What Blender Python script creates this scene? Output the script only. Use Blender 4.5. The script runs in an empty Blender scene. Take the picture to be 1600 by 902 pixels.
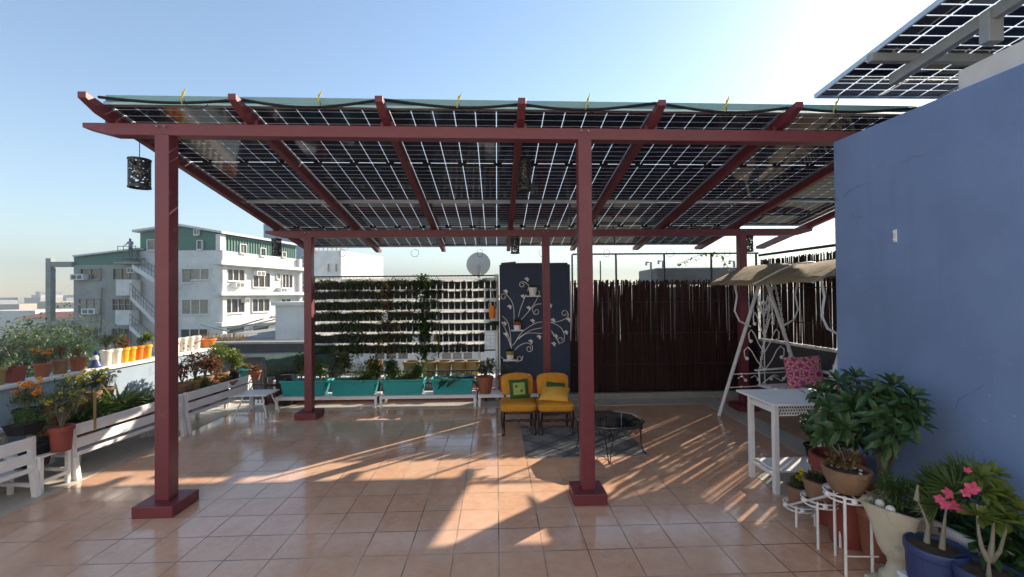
import bpy, math, random
from mathutils import Vector, Matrix
R = math.radians
rnd = random.Random(7)
sc = bpy.context.scene
C = sc.collection

# ------------------------------------------------------------------ camera
F, EYE = 695.0, 1.70                      # focal length in photo pixels (1600 wide), eye height
cam_d = bpy.data.cameras.new("camera"); cam = bpy.data.objects.new("camera", cam_d); C.objects.link(cam)
sc.camera = cam
cam_d.sensor_width = 36.0; cam_d.lens = F / 1600.0 * 36.0
cam_d.clip_start = 0.05; cam_d.clip_end = 6000
CM = Matrix.Translation((0, 0, EYE)) @ Matrix.Rotation(math.pi / 2 + R(0.70), 4, 'X') @ Matrix.Rotation(R(-0.54), 4, 'Z')
cam.matrix_world = CM
RC = CM.to_3x3()

# ------------------------------------------------------------------ world, sun, exposure
HAZE = .0016
SUN_AZ, SUN_EL = R(47), R(26.3)           # azimuth measured from +Y towards +X
world = bpy.data.worlds.new("World"); sc.world = world; world.use_nodes = True
wn, wl = world.node_tree.nodes, world.node_tree.links
sky = wn.new('ShaderNodeTexSky'); sky.sky_type = 'NISHITA'; sky.sun_disc = False
sky.sun_elevation = SUN_EL; sky.sun_rotation = SUN_AZ
sky.air_density = 1.15; sky.dust_density = 0.25; sky.ozone_density = 1.3; sky.altitude = 200
wl.new(sky.outputs['Color'], wn['Background'].inputs['Color'])
wn['Background'].inputs['Strength'].default_value = 0.089
sun_d = bpy.data.lights.new("sun", 'SUN'); sun = bpy.data.objects.new("sun", sun_d); C.objects.link(sun)
sun_d.energy = 4.4; sun_d.angle = R(0.55); sun_d.color = (1.0, 0.87, 0.70)
SUN_DIR = Vector((math.sin(SUN_AZ) * math.cos(SUN_EL), math.cos(SUN_AZ) * math.cos(SUN_EL), math.sin(SUN_EL)))
sun.rotation_euler = SUN_DIR.to_track_quat('Z', 'Y').to_euler()
sun.location = (0, 0, 30)
sc.view_settings.view_transform = 'Standard'; sc.view_settings.look = 'None'
sc.view_settings.gamma = 1.0; sc.view_settings.use_curve_mapping = False
sc.view_settings.exposure = 1.47
sc.cycles.max_bounces = 10; sc.cycles.transparent_max_bounces = 24
sc.cycles.use_denoising = True
sc.cycles.sample_clamp_indirect = 6.0

# ------------------------------------------------------------------ pixel -> place helpers
def ray(x, y):
    return RC @ Vector(((x - 800) / F, -(y - 451) / F, -1.0))
def P(x, y, Z):                            # the point at depth Z (world Y) behind a photo pixel
    d = ray(x, y); return Vector((0, 0, EYE)) + d * (Z / d.y)
def G(x, y, z=0.0):                        # the point of the level z behind a photo pixel
    d = ray(x, y); return Vector((0, 0, EYE)) + d * ((z - EYE) / d.z)
def V_(x, y, A, B):                        # the point of the upright plane through A and B
    d = ray(x, y); A, B = Vector(A), Vector(B)
    n = Vector((-(B.y - A.y), B.x - A.x, 0)); o = Vector((0, 0, EYE))
    return o + d * ((A - o).dot(n) / d.dot(n))

# ------------------------------------------------------------------ mesh builder
class MB:
    def __init__(s): s.v, s.f, s.m = [], [], []
    def add(s, vs, fs, mi=0):
        o = len(s.v); s.v += [tuple(p) for p in vs]
        for f in fs: s.f.append([i + o for i in f]); s.m.append(mi)
        return s
    def box(s, c, d, rz=0, mi=0, M=None):
        x, y, z = d[0] / 2, d[1] / 2, d[2] / 2
        ps = [Vector(p) for p in ((-x,-y,-z),(x,-y,-z),(x,y,-z),(-x,y,-z),(-x,-y,z),(x,-y,z),(x,y,z),(-x,y,z))]
        m = M or Matrix.Rotation(rz, 3, 'Z')
        return s.add([m @ p + Vector(c) for p in ps], [(0,3,2,1),(4,5,6,7),(0,1,5,4),(1,2,6,5),(2,3,7,6),(3,0,4,7)], mi)
    def beam(s, a, b, w, h, up=(0, 0, 1), mi=0):     # oriented bar, w across, h along up
        a, b = Vector(a), Vector(b); d = (b - a).normalized(); u = Vector(up)
        r = d.cross(u)
        if r.length < 1e-4: r = d.cross(Vector((0, 1, 0)))
        r.normalize(); u = r.cross(d).normalized()
        r *= w / 2; u *= h / 2
        ps = [a-r-u, a+r-u, a+r+u, a-r+u, b-r-u, b+r-u, b+r+u, b-r+u]
        return s.add(ps, [(0,1,2,3),(7,6,5,4),(1,0,4,5),(2,1,5,6),(3,2,6,7),(0,3,7,4)], mi)
    def prism(s, poly, off, mi=0):                    # polygon (3-D points) pushed along off
        n = len(poly); off = Vector(off); a = [Vector(p) for p in poly]
        return s.add(a + [p + off for p in a], [list(range(n))[::-1], list(range(n, 2*n))] + [(i, (i+1) % n, n + (i+1) % n, n + i) for i in range(n)], mi)
    def tube(s, pts, r, n=7, mi=0, caps=True):
        pts = [Vector(p) for p in pts]; k = len(pts); rs = r if isinstance(r, (list, tuple)) else [r] * k
        vs, fs = [], []; ref = None
        for i, p in enumerate(pts):
            d = (pts[min(i+1, k-1)] - pts[max(i-1, 0)])
            if d.length < 1e-7: d = Vector((0, 0, 1))
            d.normalize()
            if ref is None: ref = d.orthogonal().normalized()
            ref = (ref - d * ref.dot(d))
            if ref.length < 1e-5: ref = d.orthogonal()
            ref.normalize(); q = d.cross(ref)
            for j in range(n):
                t = 2 * math.pi * j / n
                vs.append(p + (ref * math.cos(t) + q * math.sin(t)) * rs[i])
        for i in range(k - 1):
            for j in range(n):
                fs.append((i*n + j, i*n + (j+1) % n, (i+1)*n + (j+1) % n, (i+1)*n + j))
        if caps: fs.append(list(range(n))[::-1]); fs.append([(k-1)*n + j for j in range(n)])
        return s.add(vs, fs, mi)
    def lathe(s, prof, c=(0, 0, 0), n=28, sx=1, sy=1, mi=0, rz=0, flute=None, caps=(True, True), M=None):
        vs, fs = [], []; c = Vector(c); m = M or Matrix.Rotation(rz, 3, 'Z')
        for i, (r, z) in enumerate(prof):
            for j in range(n):
                t = 2 * math.pi * j / n
                q = r * (flute(i, t) if flute else 1)
                vs.append(m @ Vector((q * math.cos(t) * sx, q * math.sin(t) * sy, z)) + c)
        k = len(prof)
        for i in range(k - 1):
            for j in range(n):
                fs.append((i*n + j, i*n + (j+1) % n, (i+1)*n + (j+1) % n, (i+1)*n + j))
        if caps[0]: fs.append(list(range(n))[::-1])
        if caps[1]: fs.append([(k-1)*n + j for j in range(n)])
        return s.add(vs, fs, mi)
    def leaf(s, p, d, L, W, bend=0.5, up=(0, 0, 1), seg=3, shape=None, mi=0, fold=0.15):
        p, d = Vector(p), Vector(d).normalized(); u = Vector(up)
        r = d.cross(u)
        if r.length < 1e-3: r = d.orthogonal()
        r.normalize(); u = r.cross(d).normalized()
        sh = shape or [0.25, 0.95, 0.8, 0.06] if seg == 3 else shape
        vs, fs = [], []
        for i in range(seg + 1):
            t = i / seg
            q = p + d * (L * t * (1 - 0.25 * abs(bend) * t)) - u * (L * bend * t * t)
            w = W / 2 * sh[i]
            vs += [q - r * w + u * w * fold * 2, q, q + r * w + u * w * fold * 2]
        for i in range(seg):
            a = i * 3; fs += [(a, a+1, a+4, a+3), (a+1, a+2, a+5, a+4)]
        return s.add(vs, fs, mi)
    def card(s, p, d, L, W, bend=0.3, mi=0):          # one small simple leaf
        p, d = Vector(p), Vector(d).normalized(); r = d.cross(Vector((0, 0, 1)))
        if r.length < 1e-3: r = d.orthogonal()
        r.normalize(); m = p + d * L * .5 + Vector((0, 0, -bend * L * .12)); e = p + d * L + Vector((0, 0, -bend * L * .5))
        return s.add([p, m + r * W / 2, e, m - r * W / 2], [(0, 1, 2, 3)], mi)
    def ball(s, c, r, n=10, sx=1, sy=1, sz=1, mi=0):
        k = max(4, n // 2 + 1)
        prof = [(max(1e-4, r * math.sin(math.pi * i / k)), -r * sz * math.cos(math.pi * i / k)) for i in range(k + 1)]
        return s.lathe(prof, c, n, sx, sy, mi)

def world_of(o):
    m = Matrix.Identity(4)
    while o is not None:
        m = Matrix.Translation(o.location) @ Matrix.Rotation(o.rotation_euler.z, 4, 'Z') @ m; o = o.parent
    return m

def obj(name, mb, mats, parent=None, world=False, smooth=None, bevel=0, label=None, kind=None):
    me = bpy.data.meshes.new(name)
    vs = mb.v
    if world and parent is not None:
        m = world_of(parent).inverted()
        vs = [tuple(m @ Vector(p)) for p in vs]
    me.from_pydata(vs, [], mb.f)
    ml = mats if isinstance(mats, (list, tuple)) else [mats]
    for x in ml: me.materials.append(x)
    if len(ml) > 1: me.polygons.foreach_set('material_index', mb.m)
    if smooth is not None:
        me.polygons.foreach_set('use_smooth', [True] * len(me.polygons))
        if smooth < 170: me.set_sharp_from_angle(angle=R(smooth))
    me.update()
    o = bpy.data.objects.new(name, me); C.objects.link(o)
    if parent is not None: o.parent = parent
    if bevel:
        b = o.modifiers.new('bevel', 'BEVEL'); b.width = bevel; b.segments = 2; b.limit_method = 'ANGLE'; b.angle_limit = R(35)
    if label: o['label'] = label
    if kind: o['kind'] = kind
    return o

def tag(o, label, cat, group=None):
    o['label'] = label; o['category'] = cat
    if group: o['group'] = group
    return o
def thing(name, label, cat, loc=(0, 0, 0), rz=0, group=None):
    o = bpy.data.objects.new(name, None); C.objects.link(o)
    o.empty_display_size = 0.1
    o.location = loc; o.rotation_euler = (0, 0, rz)
    return tag(o, label, cat, group)
def struct(name, mb, m, **k): return obj(name, mb, m, kind='structure', **k)
def copy_tree(o, parent=None):
    c = o.copy(); C.objects.link(c)
    if parent is not None: c.parent = parent
    for ch in list(o.children): copy_tree(ch, c)
    return c
def place_copy(o, loc, rz=0, label=None, scale=None):
    c = copy_tree(o); c.location = loc; c.rotation_euler = (0, 0, rz)
    if label: c['label'] = label
    if scale: c.scale = (scale,) * 3 if isinstance(scale, (int, float)) else scale
    return c

# ------------------------------------------------------------------ materials
def nodes(name):
    m = bpy.data.materials.new(name); m.use_nodes = True
    n = m.node_tree.nodes; return m, n, m.node_tree.links, n['Principled BSDF']
def mixc(n, l, fac, a, b, blend='MIX'):
    x = n.new('ShaderNodeMix'); x.data_type = 'RGBA'; x.blend_type = blend
    for key, val in ((0, fac), (6, a), (7, b)):
        if hasattr(val, 'is_linked'): l.new(val, x.inputs[key])
        elif isinstance(val, (int, float)): x.inputs[key].default_value = val
        else: x.inputs[key].default_value = (*val, 1)
    return x.outputs[2]
def math_(n, l, op, a, b=None, c=None):
    x = n.new('ShaderNodeMath'); x.operation = op
    for i, val in enumerate((a, b, c)):
        if val is None: continue
        if hasattr(val, 'is_linked'): l.new(val, x.inputs[i])
        else: x.inputs[i].default_value = val
    return x.outputs[0]
def noise(n, l, scale, detail=4, rough=.6, vec=None, coord='Object'):
    t = n.new('ShaderNodeTexNoise'); t.inputs['Scale'].default_value = scale
    t.inputs['Detail'].default_value = detail; t.inputs['Roughness'].default_value = rough
    if vec is None: vec = n.new('ShaderNodeTexCoord').outputs[coord]
    l.new(vec, t.inputs['Vector']); return t.outputs['Fac']
def ramp(n, l, fac, p0, p1):
    r = n.new('ShaderNodeMapRange'); r.inputs[1].default_value = p0; r.inputs[2].default_value = p1
    l.new(fac, r.inputs[0]); return r.outputs[0]
def bump(n, l, b, h, strength=.3, dist=.01):
    x = n.new('ShaderNodeBump'); x.inputs['Strength'].default_value = strength; x.inputs['Distance'].default_value = dist
    l.new(h, x.inputs['Height']); l.new(x.outputs['Normal'], b.inputs['Normal'])
def pm(name, c1, c2=None, rough=.6, scale=6, metal=0, bmp=0, fine=None, stain=None, spec=.5, bscale=None):
    m, n, l, b = nodes(name)
    c2 = c2 or tuple(x * .8 for x in c1)
    f = noise(n, l, scale)
    col = mixc(n, l, ramp(n, l, f, .32, .68), c1, c2)
    if stain:
        f2 = noise(n, l, stain[1], 6, .7); col = mixc(n, l, ramp(n, l, f2, stain[2], stain[2] + .18), col, stain[0])
    l.new(col, b.inputs['Base Color'])
    b.inputs['Roughness'].default_value = rough; b.inputs['Metallic'].default_value = metal
    b.inputs['Specular IOR Level'].default_value = spec
    l.new(math_(n, l, 'MULTIPLY_ADD', noise(n, l, scale * 3, 3), .25, rough - .12), b.inputs['Roughness'])
    if bmp: bump(n, l, b, noise(n, l, bscale or scale * 8, 5), bmp, .006)
    return m
def leafmat(name, c1, c2, rough=.5, trans=.35):
    m, n, l, b = nodes(name)
    g = n.new('ShaderNodeNewGeometry')
    col = mixc(n, l, g.outputs['Random Per Island'], c1, c2)
    l.new(col, b.inputs['Base Color']); b.inputs['Roughness'].default_value = rough
    tr = n.new('ShaderNodeBsdfTranslucent')
    l.new(mixc(n, l, .5, col, (.5, .55, .1), 'MULTIPLY'), tr.inputs['Color'])
    l.new(mixc(n, l, .35, col, (.25, .3, .03)), tr.inputs['Color'])
    mx = n.new('ShaderNodeMixShader'); mx.inputs[0].default_value = trans
    l.new(b.outputs[0], mx.inputs[1]); l.new(tr.outputs[0], mx.inputs[2])
    l.new(mx.outputs[0], n['Material Output'].inputs['Surface'])
    return m

def wallmat(name, c):
    """rolled masonry paint: faint patches, roller texture, scuffs and hairline cracks"""
    m, n, l, b = nodes(name)
    k = lambda f: tuple(x * f for x in c)
    col = mixc(n, l, ramp(n, l, noise(n, l, .9, 4, .6), .35, .7), k(.84), k(1.10))
    col = mixc(n, l, math_(n, l, 'MULTIPLY', ramp(n, l, noise(n, l, 4.5, 6, .75), .56, .72), .55), col, tuple(x * .8 + .05 for x in c))
    mp = n.new('ShaderNodeMapping'); mp.inputs['Scale'].default_value = (7, 7, .45); l.new(n.new('ShaderNodeTexCoord').outputs['Object'], mp.inputs['Vector'])
    col = mixc(n, l, math_(n, l, 'MULTIPLY', ramp(n, l, noise(n, l, 1.0, 5, .6, mp.outputs[0]), .55, .75), .42), col, k(.72))
    v = n.new('ShaderNodeTexVoronoi'); v.feature = 'DISTANCE_TO_EDGE'; v.inputs['Scale'].default_value = .8
    wob = n.new('ShaderNodeMix'); wob.data_type = 'VECTOR'; wob.inputs[0].default_value = .12
    nt = n.new('ShaderNodeTexNoise'); nt.inputs['Scale'].default_value = 5; tc = n.new('ShaderNodeTexCoord').outputs['Object']; l.new(tc, nt.inputs['Vector'])
    l.new(tc, wob.inputs[4]); l.new(nt.outputs['Color'], wob.inputs[5]); l.new(wob.outputs[1], v.inputs['Vector'])
    crack = math_(n, l, 'MULTIPLY', math_(n, l, 'LESS_THAN', v.outputs['Distance'], .0022), ramp(n, l, noise(n, l, 1.4, 3), .56, .60))
    col = mixc(n, l, math_(n, l, 'MULTIPLY', crack, .6), col, k(.5))
    sp = math_(n, l, 'GREATER_THAN', noise(n, l, 38, 2, .4), .775)
    col = mixc(n, l, math_(n, l, 'MULTIPLY', sp, .5), col, (.55, .57, .6))
    l.new(col, b.inputs['Base Color']); b.inputs['Roughness'].default_value = .7; b.inputs['Specular IOR Level'].default_value = .3
    h = math_(n, l, 'ADD', math_(n, l, 'MULTIPLY', noise(n, l, 90, 4, .7), .5), math_(n, l, 'MULTIPLY', noise(n, l, 3.5, 4, .6), 1.6))
    bump(n, l, b, h, .5, .006); return m

def canvasmat():
    m, n, l, b = nodes('weathered canvas')
    tc = n.new('ShaderNodeTexCoord').outputs['Object']; mp = n.new('ShaderNodeMapping'); mp.inputs['Scale'].default_value = (2.2, 9, 2.2); l.new(tc, mp.inputs['Vector'])
    s1 = ramp(n, l, noise(n, l, 1.6, 7, .75, mp.outputs[0]), .36, .64)
    col = mixc(n, l, s1, (.40, .32, .215), (.235, .175, .105))
    col = mixc(n, l, math_(n, l, 'MULTIPLY', ramp(n, l, noise(n, l, 5, 6, .7), .5, .66), .7), col, (.50, .42, .30))
    col = mixc(n, l, math_(n, l, 'MULTIPLY', ramp(n, l, noise(n, l, 2.2, 5, .7), .56, .7), .7), col, (.12, .085, .05))
    l.new(col, b.inputs['Base Color']); b.inputs['Roughness'].default_value = .9
    bump(n, l, b, noise(n, l, 6, 6, .75, mp.outputs[0]), .9, .02); return m

def tile_mat():
    m, n, l, b = nodes('terracotta floor tiles')
    tc = n.new('ShaderNodeTexCoord').outputs['Object']
    mp = n.new('ShaderNodeMapping'); mp.inputs['Rotation'].default_value = (0, 0, -TH); l.new(tc, mp.inputs['Vector'])
    br = n.new('ShaderNodeTexBrick'); br.offset = 0; br.squash = 1
    br.inputs['Scale'].default_value = 1; br.inputs['Brick Width'].default_value = .295; br.inputs['Row Height'].default_value = .295
    br.inputs['Mortar Size'].default_value = .0046; br.inputs['Mortar Smooth'].default_value = .2; br.inputs['Bias'].default_value = 0
    br.inputs['Color1'].default_value = (0, 0, 0, 1); br.inputs['Color2'].default_value = (1, 1, 1, 1)
    l.new(mp.outputs[0], br.inputs['Vector'])
    sep = n.new('ShaderNodeSeparateColor'); l.new(br.outputs['Color'], sep.inputs[0])
    f = ramp(n, l, noise(n, l, 3.0, 6, .7), .3, .7)
    f3 = ramp(n, l, noise(n, l, 11.0, 7, .75), .38, .66)
    base = mixc(n, l, sep.outputs[0], (.62, .345, .215), (.73, .50, .37))
    base = mixc(n, l, math_(n, l, 'MULTIPLY', f, .62), base, (.47, .205, .10))
    base = mixc(n, l, math_(n, l, 'MULTIPLY', f3, .7), base, (.70, .47, .33))
    big = ramp(n, l, noise(n, l, .55, 3, .5), .35, .7)
    base = mixc(n, l, math_(n, l, 'MULTIPLY', big, .35), base, (.64, .41, .285))
    gn = mixc(n, l, ramp(n, l, noise(n, l, 1.3, 3), .4, .6), (.17, .11, .08), (.46, .34, .26))
    col = mixc(n, l, br.outputs['Fac'], base, gn)
    l.new(col, b.inputs['Base Color'])
    rg = math_(n, l, 'MULTIPLY_ADD', noise(n, l, 5, 5, .7), .17, .055)
    l.new(math_(n, l, 'MULTIPLY_ADD', br.outputs['Fac'], .4, rg), b.inputs['Roughness'])
    b.inputs['Specular IOR Level'].default_value = .62
    h = math_(n, l, 'MULTIPLY_ADD', br.outputs['Fac'], -1.0, math_(n, l, 'MULTIPLY', noise(n, l, 7, 3), .35))
    bump(n, l, b, h, .18, .004)
    return m

TH = 0.035                                   # the terrace grid is turned this much against the view
U = Vector((math.cos(TH), math.sin(TH), 0)); W_ = Vector((-math.sin(TH), math.cos(TH), 0))

M = {}
M['tile'] = tile_mat()
M['maroon'] = pm('maroon steel paint', (.165, .030, .042), (.138, .026, .036), .45, 3, stain=((.20, .075, .07), 9, .60), bmp=.05)
M['white'] = pm('white paint', (.82, .82, .83), (.74, .74, .75), .5, 5, stain=((.48, .47, .45), 7, .66), bmp=.06)
M['iron'] = pm('white iron paint', (.8, .79, .8), (.7, .69, .7), .5, 9, stain=((.45, .40, .36), 20, .68))
M['black'] = pm('black metal', (.015, .015, .017), (.03, .028, .028), .45, 8)
M['blackpl'] = pm('black plastic', (.010, .010, .011), (.02, .02, .02), .6, 12, spec=.2)
M['blue'] = wallmat('blue plaster', (.20, .29, .50))
M['navy'] = pm('dark blue plaster', (.030, .045, .085), (.037, .055, .10), .8, 2, bmp=.3, bscale=50, stain=((.06, .075, .12), 5, .62))
M['parapet'] = pm('pale blue plaster', (.30, .37, .44), (.25, .32, .39), .85, 3, bmp=.3, bscale=40, stain=((.17, .20, .23), 6, .60))
M['coping'] = pm('white coping', (.72, .71, .68), (.6, .59, .56), .8, 5, bmp=.3, stain=((.35, .34, .31), 8, .6))
M['concrete'] = pm('grey concrete', (.30, .29, .28), (.24, .235, .225), .85, 2.5, bmp=.3, stain=((.14, .135, .13), 5, .6))
M['strip'] = pm('pale stone border', (.52, .48, .42), (.44, .40, .345), .5, 4, bmp=.1, stain=((.20, .17, .14), 9, .6))
M['dkwall'] = pm('dark grey plaster', (.085, .085, .09), (.06, .06, .065), .9, 3, bmp=.4, bscale=40)
M['terra'] = pm('terracotta clay', (.33, .115, .062), (.26, .085, .046), .8, 7, bmp=.25, stain=((.42, .30, .23), 11, .63))
M['redpot'] = pm('red painted clay', (.27, .062, .045), (.22, .048, .036), .7, 7, bmp=.2, stain=((.34, .17, .13), 12, .66))
M['brownpot'] = pm('weathered brown clay', (.26, .155, .095), (.19, .105, .062), .85, 8, bmp=.3, stain=((.42, .36, .29), 12, .6))
M['mustard'] = pm('mustard glazed clay', (.33, .23, .08), (.26, .18, .07), .6, 8, bmp=.15, stain=((.30, .28, .20), 12, .64))
M['turq'] = pm('turquoise plastic', (.022, .34, .34), (.025, .30, .31), .42, 5, stain=((.05, .27, .27), 12, .66))
M['bluepl'] = pm('blue plastic', (.028, .050, .150), (.035, .058, .165), .45, 6, stain=((.09, .11, .20), 14, .66))
M['orange'] = pm('orange plastic', (.72, .20, .02), (.66, .17, .02), .5, 5)
M['yellowpot'] = pm('yellow plastic', (.75, .38, .02), (.68, .33, .02), .5, 5)
M['cream'] = pm('cream ceramic', (.72, .68, .58), (.66, .60, .50), .5, 6, stain=((.25, .14, .08), 26, .68))
M['urn'] = pm('cast stone', (.60, .55, .43), (.50, .45, .34), .85, 5, bmp=.35, stain=((.28, .25, .18), 7, .58))
M['soil'] = pm('potting soil', (.045, .030, .022), (.085, .06, .045), .95, 30, bmp=.8)
M['yellow'] = pm('yellow velvet', (.64, .28, .018), (.47, .185, .012), .8, 7, bmp=.35, bscale=350)
M['pale_yellow'] = pm('soft yellow cotton', (.64, .36, .05), (.58, .31, .035), .85, 9, bmp=.4, bscale=60)
M['green_cloth'] = pm('dark green cloth', (.030, .10, .018), (.02, .07, .015), .85, 20, bmp=.3, bscale=200)
M['lime_cloth'] = pm('light green cloth', (.30, .38, .10), (.25, .32, .08), .85, 20, bmp=.3, bscale=200)
M['dkwood'] = pm('dark turned wood', (.030, .014, .010), (.018, .009, .007), .35, 9)
M['teal_trim'] = pm('teal glass edge', (.20, .36, .38), (.17, .31, .33), .3, 3)
M['alu'] = pm('aluminium', (.62, .63, .65), (.52, .53, .55), .38, 6, metal=.85)
M['galv'] = pm('galvanised steel', (.34, .36, .36), (.27, .28, .29), .5, 7, metal=.5, stain=((.20, .17, .14), 10, .66))
M['bamboo'] = pm('dark stained bamboo', (.042, .014, .012), (.022, .008, .007), .6, 8, stain=((.10, .05, .04), 12, .68), spec=.2)
M['canvas'] = canvasmat()
M['net'] = pm('dark green shade net', (.055, .10, .075), (.03, .06, .045), .8, 12, bmp=.5, bscale=90)
M['bark'] = pm('grey bark', (.20, .165, .125), (.13, .105, .08), .9, 9, bmp=.5)
M['adenium'] = pm('smooth pale bark', (.30, .265, .20), (.20, .18, .135), .7, 9, bmp=.2)
M['facade_w'] = wallmat('white facade paint', (.67, .67, .67))
M['house'] = pm('white bounce house paint', (.83, .82, .80), (.78, .77, .75), .9, 2, bmp=.2)  # for the added house front that bounces sunlight
M['curtain'] = pm('drawn curtain behind glass', (.30, .27, .22), (.20, .18, .16), .3, 3)
M['facade_g'] = wallmat('grey cement render', (.31, .32, .305))
M['gsheet'] = pm('green metal sheet', (.045, .145, .115), (.055, .165, .13), .5, .8)
M['roofw'] = pm('pale roof sheet', (.62, .63, .62), (.55, .56, .55), .6, .8)
M['dkglass'] = pm('dark window glass', (.022, .026, .032), (.06, .055, .05), .12, .9)
M['frame_w'] = pm('white window frame', (.7, .69, .68), (.62, .61, .6), .6, 2)
M['frame_g'] = pm('grey window frame', (.30, .29, .28), (.25, .24, .23), .6, 2)
M['rail'] = pm('weathered steel rail', (.16, .17, .17), (.11, .115, .115), .6, 3)
M['dish'] = pm('satellite dish grey', (.48, .53, .55), (.42, .47, .49), .5, 4)
M['beige'] = pm('beige render', (.52, .45, .36), (.45, .39, .31), .9, .3)
M['brickred'] = pm('dull red roof', (.27, .10, .075), (.22, .085, .065), .85, .6)
M['cityg'] = pm('city grey', (.38, .38, .37), (.30, .30, .30), .9, .12)
M['cityw'] = pm('city white', (.66, .64, .60), (.55, .53, .5), .9, .12)
M['ground'] = pm('dusty ground', (.20, .17, .12), (.10, .115, .06), .95, .03, stain=((.05, .07, .03), .02, .52))
M['pinkfab'] = None

# two-sided leaves
M['lf_dark'] = leafmat('dark glossy leaf', (.018, .055, .018), (.055, .12, .035), .42, .22)
M['lf_mid'] = leafmat('mid green leaf', (.045, .10, .022), (.11, .175, .045), .5)
M['lf_lime'] = leafmat('light green leaf', (.10, .16, .025), (.17, .21, .035), .55)
M['lf_grey'] = leafmat('grey green leaf', (.08, .105, .055), (.16, .185, .10), .6)
M['lf_dry'] = leafmat('dry brown leaf', (.16, .085, .035), (.26, .16, .07), .7)
M['lf_red'] = leafmat('red brown leaf', (.16, .04, .022), (.22, .085, .04), .6)
M['lf_blue'] = leafmat('blue green leaf', (.018, .075, .065), (.045, .115, .085), .5, .2)
M['lf_tree'] = leafmat('tree foliage', (.035, .065, .018), (.085, .115, .035), .65)
M['fl_orange'] = leafmat('orange petal', (.72, .20, .012), (.80, .32, .02), .6)
M['fl_yellow'] = leafmat('yellow petal', (.72, .56, .02), (.80, .66, .05), .6)
M['fl_pink'] = leafmat('pink petal', (.72, .05, .16), (.80, .13, .26), .55)
M['fl_white'] = leafmat('white petal', (.75, .74, .70), (.8, .8, .78), .6)
M['fl_red'] = leafmat('dusky red petal', (.45, .12, .05), (.55, .20, .08), .6)

def plate_mat(name, cols, rows, LX, LY, gx, gy, mid):
    """bifacial glass panel: dark cells, clear gaps between them"""
    m, n, l, b = nodes(name)
    sp = n.new('ShaderNodeSeparateXYZ'); l.new(n.new('ShaderNodeTexCoord').outputs['Object'], sp.inputs[0])
    def lines(s, cnt, L, g):
        t = math_(n, l, 'MULTIPLY_ADD', s, cnt / L, cnt / 2 + 100.0)
        d = math_(n, l, 'ABSOLUTE', math_(n, l, 'SUBTRACT', math_(n, l, 'FRACT', t), .5))
        return math_(n, l, 'GREATER_THAN', d, .5 - g / 2 / (L / cnt))
    lx = lines(sp.outputs[0], cols, LX, gx); ly = lines(sp.outputs[1], rows, LY, gy)
    lm = math_(n, l, 'LESS_THAN', math_(n, l, 'ABSOLUTE', sp.outputs[1]), mid / 2)
    g = math_(n, l, 'MAXIMUM', math_(n, l, 'MAXIMUM', lx, ly), lm)
    f = noise(n, l, 2.2, 3)
    l.new(mixc(n, l, f, (.014, .019, .042), (.024, .030, .060)), b.inputs['Base Color'])
    b.inputs['Roughness'].default_value = .06; b.inputs['Specular IOR Level'].default_value = .28
    tr = n.new('ShaderNodeBsdfTransparent'); tr.inputs[0].default_value = (.82, .86, .88, 1)
    df = n.new('ShaderNodeBsdfTranslucent'); df.inputs[0].default_value = (.8, .8, .82, 1)
    m2 = n.new('ShaderNodeMixShader'); m2.inputs[0].default_value = .3; l.new(tr.outputs[0], m2.inputs[1]); l.new(df.outputs[0], m2.inputs[2])
    mx = n.new('ShaderNodeMixShader'); l.new(g, mx.inputs[0]); l.new(b.outputs[0], mx.inputs[1]); l.new(m2.outputs[0], mx.inputs[2])
    l.new(mx.outputs[0], n['Material Output'].inputs['Surface'])
    return m

def trans_white():
    m, n, l, b = nodes('translucent white plastic')
    b.inputs['Base Color'].default_value = (.8, .8, .79, 1); b.inputs['Roughness'].default_value = .5
    t = n.new('ShaderNodeBsdfTranslucent'); t.inputs[0].default_value = (.85, .85, .83, 1)
    mx = n.new('ShaderNodeMixShader'); mx.inputs[0].default_value = .5
    l.new(b.outputs[0], mx.inputs[1]); l.new(t.outputs[0], mx.inputs[2]); l.new(mx.outputs[0], n['Material Output'].inputs['Surface'])
    return m
M['rail_w'] = trans_white()

def pinkmat():
    m, n, l, b = nodes('pink kaleidoscope print')
    sp = n.new('ShaderNodeSeparateXYZ'); l.new(n.new('ShaderNodeTexCoord').outputs['Object'], sp.inputs[0])
    ax = math_(n, l, 'PINGPONG', math_(n, l, 'ADD', sp.outputs[0], 5.06), .20); az = math_(n, l, 'PINGPONG', math_(n, l, 'ADD', sp.outputs[2], 4.98), .20)
    ang = math_(n, l, 'ARCTAN2', ax, az); rad = math_(n, l, 'SQRT', math_(n, l, 'ADD', math_(n, l, 'MULTIPLY', ax, ax), math_(n, l, 'MULTIPLY', az, az)))
    s = math_(n, l, 'SINE', math_(n, l, 'MULTIPLY', ang, 16)); s2 = math_(n, l, 'SINE', math_(n, l, 'MULTIPLY', rad, 95))
    c = mixc(n, l, math_(n, l, 'GREATER_THAN', s, .1), (.46, .035, .20), (.62, .22, .30))
    c = mixc(n, l, math_(n, l, 'GREATER_THAN', math_(n, l, 'MULTIPLY', s, s2), .45), c, (.62, .47, .25))
    c = mixc(n, l, math_(n, l, 'LESS_THAN', rad, .028), c, (.28, .02, .14))
    l.new(c, b.inputs['Base Color']); b.inputs['Roughness'].default_value = .85
    return m
M['pinkfab'] = pinkmat()

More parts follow.
